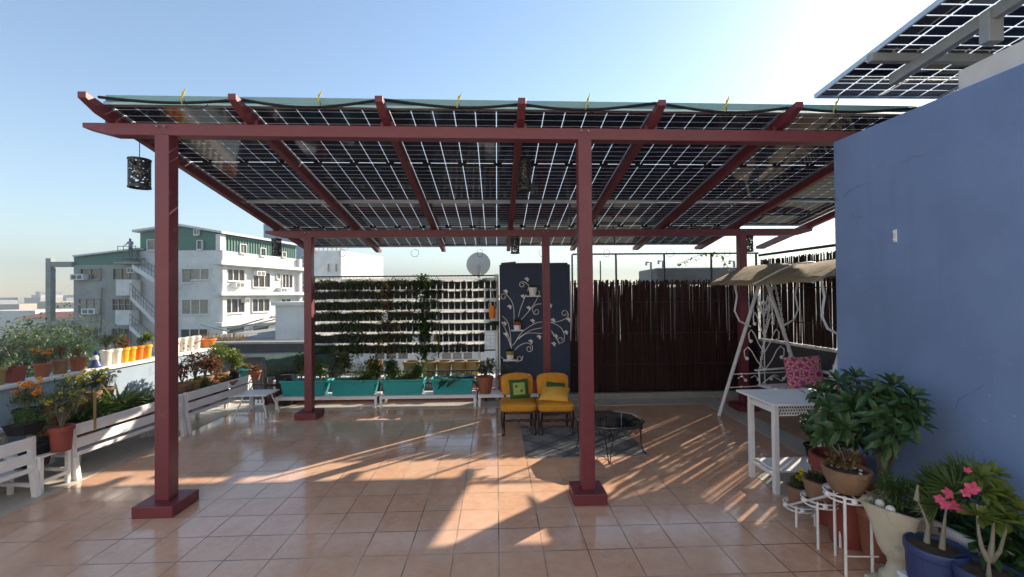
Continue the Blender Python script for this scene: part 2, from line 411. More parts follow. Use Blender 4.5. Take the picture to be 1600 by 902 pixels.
def inlaymat():
    m, n, l, b = nodes('grey patterned floor inlay')
    tc = n.new('ShaderNodeTexCoord').outputs['Object']
    mp = n.new('ShaderNodeMapping'); mp.inputs['Rotation'].default_value = (0, 0, R(45) - TH); l.new(tc, mp.inputs['Vector'])
    sp = n.new('ShaderNodeSeparateXYZ'); l.new(mp.outputs[0], sp.inputs[0])
    a = math_(n, l, 'ABSOLUTE', math_(n, l, 'SUBTRACT', math_(n, l, 'FRACT', math_(n, l, 'MULTIPLY', sp.outputs[0], 2.7)), .5))
    c = math_(n, l, 'ABSOLUTE', math_(n, l, 'SUBTRACT', math_(n, l, 'FRACT', math_(n, l, 'MULTIPLY', sp.outputs[1], 2.7)), .5))
    g = math_(n, l, 'GREATER_THAN', math_(n, l, 'MAXIMUM', a, c), .36)
    g2 = math_(n, l, 'LESS_THAN', math_(n, l, 'MINIMUM', a, c), .05)
    col = mixc(n, l, g, (.19, .195, .205), (.31, .315, .32)); col = mixc(n, l, g2, col, (.09, .095, .105))
    col = mixc(n, l, math_(n, l, 'MULTIPLY', ramp(n, l, noise(n, l, 8, 5), .4, .7), .4), col, (.24, .20, .17))
    l.new(col, b.inputs['Base Color']); b.inputs['Roughness'].default_value = .3
    return m
M['inlay'] = inlaymat()

def glassmat():
    m, n, l, b = nodes('smoked glass')
    b.inputs['Base Color'].default_value = (.02, .022, .025, 1); b.inputs['Roughness'].default_value = .03
    tr = n.new('ShaderNodeBsdfTransparent'); tr.inputs[0].default_value = (.35, .37, .38, 1)
    mx = n.new('ShaderNodeMixShader'); mx.inputs[0].default_value = .45
    l.new(b.outputs[0], mx.inputs[1]); l.new(tr.outputs[0], mx.inputs[2]); l.new(mx.outputs[0], n['Material Output'].inputs['Surface'])
    return m
M['glass'] = glassmat()
# ================================================================== SETTING
O = Vector((0.61, 3.71, 0))                  # foot of the middle front post
def T(a, b, z=0): return O + U * a + W_ * b + Vector((0, 0, z))
def ab(p): d = Vector(p) - O; return d.dot(U), d.dot(W_)

g = MB(); g.box((0, 1500, -11.2), (6000, 5000, .4)); struct('ground', g, M['ground'])
# terrace slab on its own building
s = MB(); s.box(T(-.55, -1.4, -.08), (10.6, 10.4, .16), TH); struct('floor', s, M['tile'])
s = MB(); s.box(T(-.55, -1.4, -5.6), (10.58, 10.38, 10.8), TH); struct('terrain_base', s, M['concrete'])
def strip(x0, x1, b0, b1):                   # stone border, laid 4 mm above the tiles
    m = MB(); a = (x0 + x1) / 2; b = (b0 + b1) / 2
    m.box(T(a, b, .0), (x1 - x0, b1 - b0, .008), TH); struct('path', m, M['strip'])
strip(-5.6, -4.62, -2.6, 3.0)                # left, under the benches
strip(1.63, 2.0, -2.8, .42)                  # along the blue wall
strip(2.0, 2.42, .10, .42); strip(2.42, 2.74, .10, 3.0)   # round the corner, towards the fence
strip(-5.6, 2.74, 3.0, 3.42)                 # under the back fence and benches

def wallthing(name, label, cat, pieces, world=True):
    t = thing(name, label, cat, pieces[0][3])
    for nm, mb, m, _ in pieces: obj(nm, mb, m, t, world=True, bevel=.006 if nm != 'wall' else 0)
    return t
# --- blue stair-room wall on the right
wx = 2.61; wc = Vector((2.61, 3.59, 0))
a0, b0 = ab(wc)
t = thing('stair_room', 'blue plastered stair room on the right with a white block on its roof edge', 'stair room', tuple(wc))
m = MB(); m.prism([T(a0, b0, 0), T(a0, b0, 2.905), T(a0, b0 - 1.4, 2.87), T(a0, b0 - 4.4, 2.80), T(a0, b0 - 4.4, 0)], U * 3.0)
obj('wall', m, M['blue'], t, world=True, bevel=.012)
m = MB(); m.box(T(a0 + .70, b0 - 1.93, 2.92), (1.3, 2.0, .19), TH); obj('roof_block', m, M['coping'], t, world=True, bevel=.01)
hook = MB(); c = V_(1399.5, 369, wc, wc + W_)
hook.box(c - U * .004, (.008, .026, .088), TH); hook.box(c + Vector((0, 0, .028)) - U * .012, (.014, .010, .016), TH); hook.box(c + Vector((0, 0, -.024)) - U * .012, (.014, .010, .016), TH)
tag(obj('wall_bracket', hook, M['white'], bevel=.003), 'small white bracket fixed on the blue wall', 'bracket')

# --- left parapet
pa, pb = Vector((-4.90, 1.5, 0)), Vector((-4.98, 7.42, 0))
PA = (pb - pa).normalized(); PN = Vector((PA.y, -PA.x, 0)); prz = math.atan2(PA.y, PA.x)
L = (pb - pa).length; mid = (pa + pb) / 2 - PN * .09
t = thing('parapet_wall', 'pale blue grey parapet with white coping along the left edge', 'parapet', tuple(pa))
m = MB(); m.box(mid + Vector((0, 0, .41)), (L, .18, .82), prz); obj('wall', m, M['parapet'], t, world=True)
m = MB(); m.box(mid + Vector((0, 0, .84)), (L + .04, .25, .04), prz); obj('coping', m, M['coping'], t, world=True, bevel=.008)
PTOP = .862
# --- right parapet with bamboo fence above, back parapet behind the back fence
ra, rb = T(3.78, -.02), T(3.55, 3.52)
RA = (rb - ra).normalized(); rrz = math.atan2(RA.y, RA.x); L = (rb - ra).length
t = thing('parapet_wall', 'dark grey parapet with pale coping behind the garden swing', 'parapet', tuple(ra))
m = MB(); m.box((ra + rb) / 2 + U * .1 + Vector((0, 0, .45)), (L, .18, .90), rrz); obj('wall', m, M['dkwall'], t, world=True)
m = MB(); m.box((ra + rb) / 2 + U * .1 + Vector((0, 0, .915)), (L, .24, .03), rrz); obj('coping', m, M['coping'], t, world=True, bevel=.006)
t = thing('parapet_wall', 'low dark wall hidden behind the back bamboo fence', 'parapet', tuple(T(1.9, 3.65)))
m = MB(); m.box(T(1.97, 3.70, .45), (3.3, .16, .90), TH); obj('wall', m, M['dkwall'], t, world=True)
m = MB(); m.box(T(1.97, 3.46, .04), (3.3, .1, .10), TH); struct('kerb', m, M['concrete'])

def cane_screen(t, A, B, z0, z1, step, jag, name='cane_screen', seed=1, gaps=()):
    r = random.Random(seed); A, B = Vector(A), Vector(B); L = (B - A).length; d = (B - A) / L; nrm = Vector((-d.y, d.x, 0))
    m = MB(); x = 0; i = 0
    while x < L:
        rad = r.uniform(.007, .0125); skip = r.random()
        c = A + d * x + nrm * r.uniform(-.012, .012)
        top = z1 + r.uniform(-jag, jag * .7); lean = r.gauss(0, .007)
        if not any(g0 < x < g1 for g0, g1 in gaps):
            pts = [c + Vector((0, 0, z0)), c + d * lean + nrm * r.uniform(-.01, .01) + Vector((0, 0, (z0 + z1) / 2)), c + d * lean * 2.2 + Vector((0, 0, top))]
            m.tube(pts, [rad, rad * .97, rad * .8], 6)
        x += rad * 1.55 + (0 if skip < .972 else r.uniform(.002, .010)); i += 1
    obj(name, m, M['bamboo'], t, world=True, smooth=60)

# --- back bamboo fence
FA, FB = T(.49, 3.45), T(3.55, 3.45)
t = thing('bamboo_fence', 'tall dark red bamboo fence with black rail frame at the back', 'fence', tuple(FA))
for k, (x0, x1) in enumerate(((.47, 1.19), (1.24, 2.26), (2.28, 3.52))):
    cane_screen(t, T(x0, 3.45), T(x1, 3.45), .12, 1.90, .022, .025, seed=k + 4, gaps=())
    cane_screen(t, T(x0, 3.50), T(x1, 3.50), .10, 1.86, .022, .07, seed=k + 14)
m = MB()
for z in (.55, 1.05, 1.55, 1.85):
    m.tube([T(.49, 3.425, z), T(3.55, 3.425, z)], .007, 6)
obj('tie_rail', m, M['black'], t, world=True)
m = MB(); m.beam(T(.49, 3.44, 2.33), T(3.55, 3.44, 2.33), .025, .025); obj('top_rail', m, M['black'], t, world=True)
for a in (.49, 1.205, 2.0, 2.78, 3.53):
    m = MB(); m.beam(T(a, 3.475, 0), T(a, 3.475, 2.33), .025, .025, (0, 1, 0)); obj('fence_post', m, M['black'], t, world=True)
# --- right bamboo fence
t = thing('bamboo_fence', 'bamboo fence standing on the grey parapet behind the swing', 'fence', tuple(ra))
cane_screen(t, ra + U * .08, rb + U * .08, .935, 2.22, .022, .02, seed=31)
m = MB(); m.beam(ra + U * .06 + Vector((0, 0, 2.30)), rb + U * .06 + Vector((0, 0, 2.30)), .03, .035)
obj('top_rail', m, M['bamboo'], t, world=True)
m = MB()
for z in (1.25, 1.75, 2.12): m.tube([ra + U * .05 + Vector((0, 0, z)), rb + U * .05 + Vector((0, 0, z))], .007, 6)
obj('tie_rail', m, M['black'], t, world=True)
# --- vine on the rail
t = thing('vine', 'thin leafy vine trailing over the black rail above the back fence', 'vine', tuple(T(2.0, 3.44, 2.33)))
vp = [P(1058, 413, 7.3), P(1075, 407, 7.28), P(1092, 399, 7.26), P(1112, 396, 7.25), P(1126, 399, 7.25), P(1132, 410, 7.22), P(1139, 420, 7.2)]
m = MB(); m.tube(vp, .004, 5); obj('stem', m, M['bark'], t, world=True)
m = MB()
for i in range(len(vp) - 1):
    for k in range(7):
        q = vp[i].lerp(vp[i + 1], rnd.random()) + Vector((rnd.gauss(0, .015), rnd.gauss(0, .02), rnd.gauss(-.01, .02)))
        m.card(q, (rnd.gauss(0, 1), rnd.gauss(0, 1), rnd.gauss(-.3, .6)), rnd.uniform(.05, .09), .045)
obj('foliage', m, M['lf_mid'], t, world=True)

# --- narrow dark blue wall with the white iron plant tree
t = thing('garden_wall', 'narrow dark blue wall panel carrying white scroll plant holder', 'wall', tuple(T(-.11, 3.6)))
m = MB(); m.box(T(-.11, 3.62, 1.09), (1.155, .16, 2.18), TH); obj('wall', m, M['navy'], t, world=True, bevel=.015)
m = MB(); m.tube([T(-.66, 3.56, 2.18), T(-.42, 3.56, 2.2)], .03, 8); m.box(T(-.0, 3.62, 2.19), (.85, .17, .025), TH); obj('coping', m, M['dkwall'], t, world=True)
m = MB(); m.tube([T(-.74, 3.50, .0), T(-.74, 3.50, 2.02)], .032, 12)
for z in (.5, 1.1, 1.7): m.lathe([(.04, -.02), (.04, .02)], T(-.74, 3.50, z), 12)
tag(obj('drain_pipe', m, M['coping'], smooth=40), 'white upright drain pipe between vertical garden and blue wall', 'pipe')

# ================================================================== PERGOLA
BEAM_F, BEAM_B = 3.03, 2.565; BB = 2.66
def BF(a): return 3.018 - .0075 * a
SL = (BF(0) - BEAM_B) / BB
def RZ(b, up=0, a=-1.0):
    f = b / BB; return (BF(a) * (1 - f) + BEAM_B * f) + .047 + up
t = thing('pergola', 'maroon steel pergola roofed with dark see-through solar panels', 'pergola', tuple(O))
for (a, b, zt) in ((-3.4, 0, BEAM_F), (0, 0, BEAM_F), (-3.37, BB, BEAM_B), (-.03, BB, BEAM_B), (2.83, BB, BEAM_B)):
    if b == 0: zt = BF(a)
    w = .112 if b == 0 else .105
    m = MB(); m.box(T(a, b, (.09 + zt - .04) / 2), (w, w, zt - .13), TH); p = obj('post', m, M['maroon'], t, world=True, bevel=.006)
    m = MB(); s_ = .27 if a == 0 else .31
    m.box(T(a, b, .045), (s_ if b == 0 else .30, s_ if b == 0 else .30, .09), TH); obj('base_plate', m, M['maroon'], p, world=True, bevel=.006)
    m = MB(); f = T(a, b, zt) - W_ * .062
    for dx in (-.03, .03): m.lathe([(.009, 0), (.009, .008), (.004, .012)], f + U * dx + Vector((0, 0, .018)), 8, M=Matrix.Rotation(R(90), 3, 'X'))
    obj('bolt', m, M['galv'], p, world=True)
def chamfer_beam(a0, a1, b, z, c0, c1, dz=0):
    h, w = .048, .05
    pts = [T(a0, b - w, z + h), T(a0, b - w, z + h * .2 if c0 else z - h), T(a0 + (.22 if c0 else 0), b - w, z - h), T(a1 - (.22 if c1 else 0), b - w, z - h), T(a1, b - w, z + h * .2 if c1 else z - h), T(a1, b - w, z + h)]
    pts = [p + Vector((0, 0, dz * (p - O).dot(U))) for p in pts]
    m = MB(); m.prism(pts, W_ * w * 2); return m
obj('beam', chamfer_beam(-4.02, 2.85, 0, BF(0), True, False, -.0075), M['maroon'], t, world=True, bevel=.005)
obj('beam', chamfer_beam(-3.95, 3.86, BB, BEAM_B, True, True), M['maroon'], t, world=True, bevel=.005)
RAF = [-3.80 + 1.09 * i for i in range(8)]
for i, a in enumerate(RAF):
    m = MB(); b0_, b1_ = -.30, 3.93
    h = .085; w = .03
    pts = [T(a - w, b0_, RZ(b0_, h, a)), T(a - w, b0_, RZ(b0_, h * .45, a)), T(a - w, b0_ + .14, RZ(b0_ + .14, 0, a)), T(a - w, b1_ - .14, RZ(b1_ - .14, 0, a)), T(a - w, b1_, RZ(b1_, h * .45, a)), T(a - w, b1_, RZ(b1_, h, a))]
    m.prism(pts, U * w * 2)
    if i == 7: pass
    ro = obj('rafter', m, M['maroon'], t, world=True, bevel=.004)
    for b in (0, BB):
        for s_ in (-1, 1): m = MB(); m.box(T(a + s_ * .04, b - .02, RZ(b, .02, a)), (.022, .04, .035), TH); obj('rafter_clip', m, M['maroon'], ro, world=True)
# panels (local X across, local Y down the slope)
PW, PL = 1.075, 2.0
slope = math.atan(SL)
glass_m = plate_mat('bifacial panel glass', 6, 22, PW - .03, PL - .03, .0075, .0072, .018)
def make_panel(parent):
    m = MB(); m.box((0, 0, .004), (PW - .02, PL - .02, .006)); p = obj('solar_panel', m, glass_m, parent)
    f = MB(); hw, hl = PW / 2, PL / 2
    for s_ in (-1, 1):
        f.box((s_ * (hw - .009), 0, -.004), (.012, PL, .032)); f.box((0, s_ * (hl - .009), -.004), (PW - .026, .012, .032))
        f.box((0, s_ * (hl - .02), -.0185), (PW - .04, .034, .003))
    obj('frame', f, M['alu'], p, bevel=.002)
    for x in (-.36, 0, .36):
        j = MB(); j.box((x, 0, -.009), (.085, .035, .018)); obj('junction_box', j, M['blackpl'], p, bevel=.004)
    j = MB(); j.tube([(-.36, .0, -.012), (-.2, .03, -.02), (0, .0, -.012), (.2, .035, -.024), (.36, .0, -.012)], .004, 5); obj('lead', j, M['blackpl'], p)
    return p
proto = None
for i in range(7):
    for k in range(2):
        b = -.13 + PL * math.cos(slope) * (k + .5) + .012 * k
        a = (RAF[i] + RAF[i + 1]) / 2
        if proto is None: p = proto = make_panel(t)
        else: p = copy_tree(proto, t)
        sl_ = math.atan((BF(a) - BEAM_B) / BB); loc = T(a, b, RZ(b, .112, a)) - O
        p.location = loc
        if i == 6 and k == 1: p.scale = (1, .5, 1); p.location = loc + W_ * (-.5 * PL * .5) + Vector((0, 0, SL * PL * .25))  # panel cut to half length so a sun patch reaches the floor
        p.rotation_euler = (Matrix.Rotation(TH, 3, 'Z') @ Matrix.Rotation(-sl_, 3, 'X') @ Matrix.Rotation(.0055, 3, 'Y')).to_euler()
# front trim, cable and cable clips
m = MB(); m.beam(T(-3.75, -.15, RZ(-.15, .125, -3.75)), T(3.8, -.15, RZ(-.15, .125, 3.8)), .008, .05); obj('front_trim', m, M['teal_trim'], t, world=True)
m = MB(); pts = []
for i in range(90):
    a = -3.78 + 7.4 * i / 89; u = ((a - RAF[0]) / 1.09) % 1
    pts.append(T(a, -.18, RZ(-.18, .118 - .05 * math.sin(math.pi * u) + .012 * math.sin(3.3 * a), a)))
m.tube(pts, .011, 6); tag(obj('power_cable', m, M['blackpl'], smooth=80), 'long black cable drooping along the front edge of the solar roof', 'cable')
for k, a in enumerate((-3.13, -2.10, -1.02, .0, 1.12, 2.02)):
    tt = thing('cable_tie', ['first yellow cable tie from the left on the roof edge', 'yellow cable tie on the roof edge, second from the left', 'yellow cable tie on the roof edge right of the third rafter', 'yellow cable tie on the roof edge above the middle post', 'yellow cable tie on the roof edge, second from the right', 'rightmost yellow cable tie on the solar roof edge'][k], 'cable tie', tuple(T(a, -.195, RZ(-.195, .105, a))), TH, 'yellow cable ties along the roof edge')
    m = MB(); m.tube([(-.014 - .006 * (k % 2), 0, -.045), (-.018, -.004, -.01), (0, -.012, .03), (.01 + .006 * (k % 3), -.006, .062), (.018, 0, .075 + .01 * (k % 2))], [.004, .005, .007, .005, .003], 6); m.ball((0, -.01, .035), .011, 6)
    obj('strap', m, M['fl_yellow'], tt, smooth=80)
    m = MB(); m.tube([(0, .0, -.01)] + [(.09 - .09 * math.cos(x * .35), .01, -.055 * math.sin(x * .35) - .02) for x in range(1, 9)], .0028, 5)
    obj('wire', m, M['blackpl'], tt, smooth=80)
# lead loops hanging at the back edge
for k, x in enumerate((535, 648, 750, 848, 948, 1047, 1136)):
    c = P(x, 391, 7.55); m = MB()
    m.tube([c + Vector((.055 * math.sin(q) * (1.2 if k % 2 else .9), 0, -.05 + .065 * math.cos(q))) for q in [i * .42 - .3 for i in range(15)]], .0035, 5)
    tag(obj('cable_loop', m, M['blackpl'], smooth=80), ['black cable loop at the roof back edge above the left half of the vertical garden', 'black cable loop hanging at the roof back edge above the vertical garden middle', 'black cable loop hanging above the satellite dish', 'black cable loop hanging at the back edge just left of the tall middle post', 'black cable loop hanging just right of the tall middle post', 'black cable loop hanging above the middle of the bamboo fence', 'rightmost black cable loop at the roof back edge'][k], 'cable loop', 'cable loops under the back roof edge')

# --- upper solar array over the stair room
ua = P(1270, 152, 3.72); SLU = .10
az, = (ua.z,)
t = thing('rooftop_solar_array', 'raised solar array on galvanised struts above the blue stair room', 'solar array', (ua.x, ua.y, ua.z), TH)
ug = plate_mat('upper array glass', 6, 12, 1.06, 1.12, .018, .014, .0)
pr = None
for i in range(3):
    for k in range(3):
        m = MB()
        if pr is None:
            m.box((0, 0, 0), (1.07, 1.13, .006)); p = obj('solar_panel', m, ug, t)
            f = MB()
            for s_ in (-1, 1): f.box((s_ * .536, 0, .0), (.012, 1.145, .036)); f.box((0, s_ * .567, 0), (1.058, .012, .036))
            obj('frame', f, M['alu'], p); pr = p
        else: p = copy_tree(pr, t)
        x, y = .545 + 1.09 * i, -.58 - 1.155 * k
        p.location = (x, y, -y * SLU); p.rotation_euler = (-math.atan(SLU), 0, 0)
def L_(x, y, dz=0): return (x, y, -y * SLU + dz)
m = MB(); m.beam(L_(-.03, -.60, -.05), L_(3.2, -.60, -.05), .045, .06); obj('purlin', m, M['galv'], t, bevel=.004)
m = MB(); m.beam(L_(-.03, -2.2, -.05), L_(3.2, -2.2, -.05), .045, .06); obj('purlin', m, M['galv'], t, bevel=.004)
q = P(1420, 136, 3.15); lx = (q - ua).dot(U)
m = MB(); m.beam(L_(lx, -.45, -.12), L_(lx, -3.3, -.12), .05, .075); obj('rail', m, M['galv'], t, bevel=.004)
q = P(1545, 60, 2.62); l2 = Vector(((q - ua).dot(U), (q - ua).dot(W_), 0))
m = MB(); m.beam((lx, l2.y, 3.16 - ua.z), L_(lx, l2.y, -.10), .09, .06, (0, 1, 0)); obj('strut', m, M['galv'], t, bevel=.004)

# ================================================================== NEIGHBOURING BUILDINGS
def local_mb(): return MB()
def fac_box(A, B, x0, y0, x1, y1, off, thick):
    """box standing on the upright plane A-B that fills the photo rectangle; off = distance in front of the wall"""
    A, B = Vector(A), Vector(B); d = (B - A); d.z = 0; d.normalize(); n = Vector((d.y, -d.x, 0))
    if n.y > 0 and abs(n.y) > abs(n.x): n = -n
    p = [V_(x0, y1, A, B), V_(x1, y1, A, B), V_(x1, y0, A, B), V_(x0, y0, A, B)]
    z0, z1 = (p[0].z + p[1].z) / 2, (p[2].z + p[3].z) / 2
    l, r_ = (p[0] + p[3]) / 2, (p[1] + p[2]) / 2
    q = [Vector((l.x, l.y, z0)), Vector((r_.x, r_.y, z0)), Vector((r_.x, r_.y, z1)), Vector((l.x, l.y, z1))]
    return q, n
def add_window(bld, A, B, x0, y0, x1, y1, mull=2, fm='frame_w', rows=1, glass='dkglass'):
    q, n = fac_box(A, B, x0, y0, x1, y1, 0, 0)
    m = MB(); w = .07
    d = (q[1] - q[0]).normalized()
    for a, b in ((q[0], q[1]), (q[3], q[2])): m.beam(a + n * .05, b + n * .05, .16, w)
    for a, b in ((q[0], q[3]), (q[1], q[2])): m.beam(a + n * .05, b + n * .05, .15, w, d)
    for i in range(1, mull + 1):
        f = i / (mull + 1); m.beam(q[0].lerp(q[1], f) + n * .04, q[3].lerp(q[2], f) + n * .04, .10, .07, d)
    for i in range(1, rows):
        f = i / rows; m.beam(q[0].lerp(q[3], f) + n * .038, q[1].lerp(q[2], f) + n * .038, .09, .06)
    wo = obj('window', m, M[fm], bld, world=True)
    m = MB(); m.prism([p + n * .012 for p in q], -n * .05); obj('pane', m, M['curtain' if int(x0 * 7 + y0 * 13) % 3 == 0 else glass], wo, world=True)
    s = MB(); s.beam(q[0] + n * .08 - Vector((0, 0, .07)), q[1] + n * .08 - Vector((0, 0, .07)), .22, .06); obj('sill', s, M[fm], wo, world=True)
def add_ac(bld, A, B, x0, y0, x1, y1):
    q, n = fac_box(A, B, x0, y0, x1, y1, 0, 0)
    m = MB(); m.prism([p + n * .55 for p in q], -n * .55); a = obj('air_conditioner', m, M['frame_w'], bld, world=True)
    m = MB(); c = (q[0] + q[1] + q[2] + q[3]) / 4 + n * .56; e = (q[1] - q[0]) * .22
    for k in (-1, 1): m.prism([c + e * k - e * .7 - Vector((0, 0, .16)), c + e * k + e * .7 - Vector((0, 0, .16)), c + e * k + e * .7 + Vector((0, 0, .16)), c + e * k - e * .7 + Vector((0, 0, .16))], n * .02)
    obj('grille', m, M['rail'], a, world=True)

ZB = 40.0; up = Vector((0, 0, 1))
def at(x, y, Z=ZB): return P(x, y, Z)
# --- white building
c0 = at(208, 460); c1 = at(343, 460); c2 = P(470, 460, 51.0); c0.z = c1.z = c2.z = 0
back = c2 - c1
GZ = -11.0
bw = thing('apartment_building', 'white three storey block with green sheet metal top floor', 'building', (c1.x, c1.y, GZ))
zt = at(343, 391).z
fp = [c0, c1, c2, c0 + back]
m = MB(); m.prism([p + up * GZ for p in fp], up * (zt - GZ)); obj('wall', m, M['facade_w'], bw, world=True)
# green top floor with gable roof
e0 = at(219, 460); e1 = at(345, 460); e0.z = e1.z = 0
zg0, zg1, zr = at(219, 364).z, at(345, 366).z, at(283, 354).z; rid = at(283, 460); rid.z = 0
inn = (c0 - c1).normalized() * .15 + back.normalized() * .12
gp = [e0 + up * (zt + .002), e1 + up * (zt + .002), e1 + up * zg1, rid + up * zr, e0 + up * zg0]
e2 = V_(462, 460, c1, c2); e2.z = 0; bk = e2 - c1
m = MB(); m.prism([p + back.normalized() * .12 - (c1 - c0).normalized() * .12 for p in gp], bk)
# corrugation ribs on the sunny side
dd = bk.normalized(); nn = Vector((dd.y, -dd.x, 0)); k = 0.25
while k < bk.length:
    m.beam(c1 + dd * k + up * (zt + .05), c1 + dd * k + up * (zg1 - .12), .14, .06, dd); k += .34
obj('top_floor', m, M['gsheet'], bw, world=True)
m = MB()
for (p, q_, za, zb) in ((e0, rid, zg0, zr), (rid, e1, zr, zg1)):
    o_ = (q_ - p).normalized() * .35
    a_, b_ = (p - o_ if p is e0 else p), (q_ + o_ * 1.2 if q_ is e1 else q_)
    m.prism([a_ + up * (za + .02) - dd * .4, b_ + up * (zb + .02) - dd * .4, b_ + up * (zb + .22) - dd * .4, a_ + up * (za + .22) - dd * .4], bk + dd * .9)
obj('roof', m, M['roofw'], bw, world=True)
m = MB(); m.prism([at(337, 391, 39.8), at(344, 391, 39.8), at(344, 366, 39.8), at(337, 366, 39.8)], dd * .6); obj('corner_post', m, M['facade_w'], bw, world=True)
for y in (412, 459, 506):
    z = V_(352, y, c1, c2).z
    m = MB(); m.beam(c1 + up * z - dd * .7 + nn * .35, c1 + up * z + dd * (bk.length + 1) + nn * .35, 1.1, .34); obj('ledge', m, M['facade_w'], bw, world=True)
for x in (346, 466):
    q = V_(x, 460, c1, c2); q.z = GZ; m = MB(); m.beam(q + nn * .1, q + nn * .1 + up * (zt - GZ), .5, .45, dd); obj('pilaster', m, M['facade_w'], bw, world=True)
for (x0, y0, x1, y1, mu) in ((285, 420, 300, 442, 0), (300, 420, 328, 437, 1), (285, 468, 327, 491, 2), (283, 514, 326, 530, 2)): add_window(bw, c0, c1, x0, y0, x1, y1, mu, 'frame_w')
add_window(bw, at(219, 460), at(345, 460), 309, 376, 317, 390, 0); add_window(bw, at(219, 460), at(345, 460), 304, 359, 312, 367, 1); add_window(bw, at(219, 460), at(345, 460), 231, 375, 246, 391, 0)
for (x0, y0, x1, y1, mu) in ((354, 421, 381, 439, 2), (394, 426, 421, 449, 2), (431, 427, 437, 436, 0), (440, 429, 456, 450, 2), (350, 467, 381, 489, 2), (393, 467, 420, 487, 2), (438, 467, 454, 486, 1), (351, 511, 381, 522, 0), (393, 508, 419, 520, 0)):
    add_window(bw, c1, c2, x0, y0, x1, y1, mu, 'frame_w', glass='dkglass')
for (x0, y0, x1, y1) in ((374, 382, 384, 396), (406, 388, 414, 400), (440, 394, 446, 402)): add_window(bw, c1, c2, x0, y0, x1, y1, 0)
for r_ in ((361, 442, 375, 449), (432, 450, 442, 457), (376, 466, 383, 473), (424, 493, 432, 499), (394, 424, 408, 431)): add_ac(bw, c1, c2, *r_)
# --- grey block with outdoor stairs
h0 = at(115, 460, 39.6); h1 = at(214, 460, 39.6); h0.z = h1.z = 0
bg = thing('apartment_building', 'grey rendered block with an open concrete frame and outdoor stairs', 'building', (h0.x, h0.y, GZ))
zt2 = at(160, 414, 39.6).z
m = MB(); m.prism([h0 + up * GZ, h1 + up * GZ, h1 + up * zt2, h0 + up * zt2], Vector((-1.5, 9, 0))); obj('wall', m, M['facade_g'], bg, world=True)
m = MB(); m.prism([h0 + up * (zt2 + .01) + Vector((0, .05, 0)), h1 + up * (zt2 + .01) + Vector((0, .05, 0)), at(214, 389, 39.65), at(115, 401, 39.65)], Vector((-1.5, 8.8, 0))); obj('top_floor', m, M['gsheet'], bg, world=True)
m = MB(); m.prism([at(113, 401.5, 39.3), at(216, 389.5, 39.3), at(216, 387, 39.3), at(113, 399, 39.3)], Vector((-1.5, 9.5, 0))); obj('roof', m, M['roofw'], bg, world=True)
for (x, w) in ((80, .45), ):
    q = at(79, 460, 39.6); m = MB(); m.beam(Vector((q.x, q.y, GZ)), Vector((q.x, q.y, at(79, 404, 39.6).z)), w, w, (0, 1, 0)); obj('column', m, M['facade_g'], bg, world=True)
for y in (413.5, 505):
    z = at(90, y, 39.6).z; a_ = at(79, y, 39.6); m = MB(); m.beam(a_ + Vector((.25, 0, 0)), Vector((h0.x, h0.y, z)), .4, .45); obj('beam', m, M['facade_g'], bg, world=True)
for (x0, y0, x1, y1, mu, rw) in ((127, 420, 158, 437, 1, 1), (124, 467, 158, 489, 2, 1), (125, 513, 156, 534, 2, 1), (178, 420, 203, 437, 1, 1), (177, 467, 205, 485, 2, 2), (176, 513, 204, 534, 2, 1)): add_window(bg, h0, h1, x0, y0, x1, y1, mu, 'frame_g', rw)
for r_ in ((119, 429, 139, 438), (136, 482, 157, 491), (206, 419, 218, 427)): add_ac(bg, h0, h1, *r_)
m = MB(); a_ = at(159, 451, 39.4); b_ = at(158, 520, 39.4); m.tube([a_ + Vector((.3, -.2, 0)), a_ + Vector((0, 0, 0)), b_], .05, 6); obj('pipe', m, M['rail'], bg, world=True)
def stair(xa, ya, xb, yb, Z=38.6):
    p, q = at(xa, ya, Z), at(xb, yb, Z); m = MB(); m.prism([p, q, q - up * .42, p - up * .42], Vector((0, 1.0, 0))); f = obj('stair_flight', m, M['facade_w'], bg, world=True)
    m = MB(); d_ = (q - p); 
    m.tube([p + up * 1.0, q + up * 1.0], .03, 5); m.tube([p + up * .55, q + up * .55], .02, 5)
    for i in range(12): m.tube([p + d_ * (i / 11), p + d_ * (i / 11) + up * 1.0], .018, 4)
    obj('stair_rail', m, M['rail'], f, world=True)
stair(203, 461, 250, 508); stair(202, 508, 252, 552); stair(206, 413, 262, 448); stair(205, 552, 256, 600)
for (x0, y0, x1, y1) in ((181, 437, 206, 462), (180, 485, 204, 508)):
    m = MB(); m.prism([at(x0, y1, 38.6), at(x1, y1, 38.6), at(x1, y0, 38.6), at(x0, y0, 38.6)], Vector((0, .9, 0))); obj('landing', m, M['facade_w'], bg, world=True)
m = MB(); m.prism([at(178, 412, 38.6), at(215, 412, 38.6), at(215, 409.5, 38.6), at(178, 409.5, 38.6)], Vector((0, 1.2, 0))); obj('platform', m, M['facade_g'], bg, world=True)
m = MB(); m.prism([at(186, 404, 38.6), at(210, 404, 38.6), at(210, 402, 38.6), at(186, 402, 38.6)], Vector((0, 1.2, 0)))
for (xa, xb, y) in ((184, 212, 385), (184, 212, 393)): m.tube([at(xa, y, 38.6), at(xb, y, 38.6)], .03, 5)
for x in (184, 193, 203, 212): m.tube([at(x, 384, 38.6), at(x, 403, 38.6)], .025, 5)
obj('roof_platform', m, M['rail'], bg, world=True)
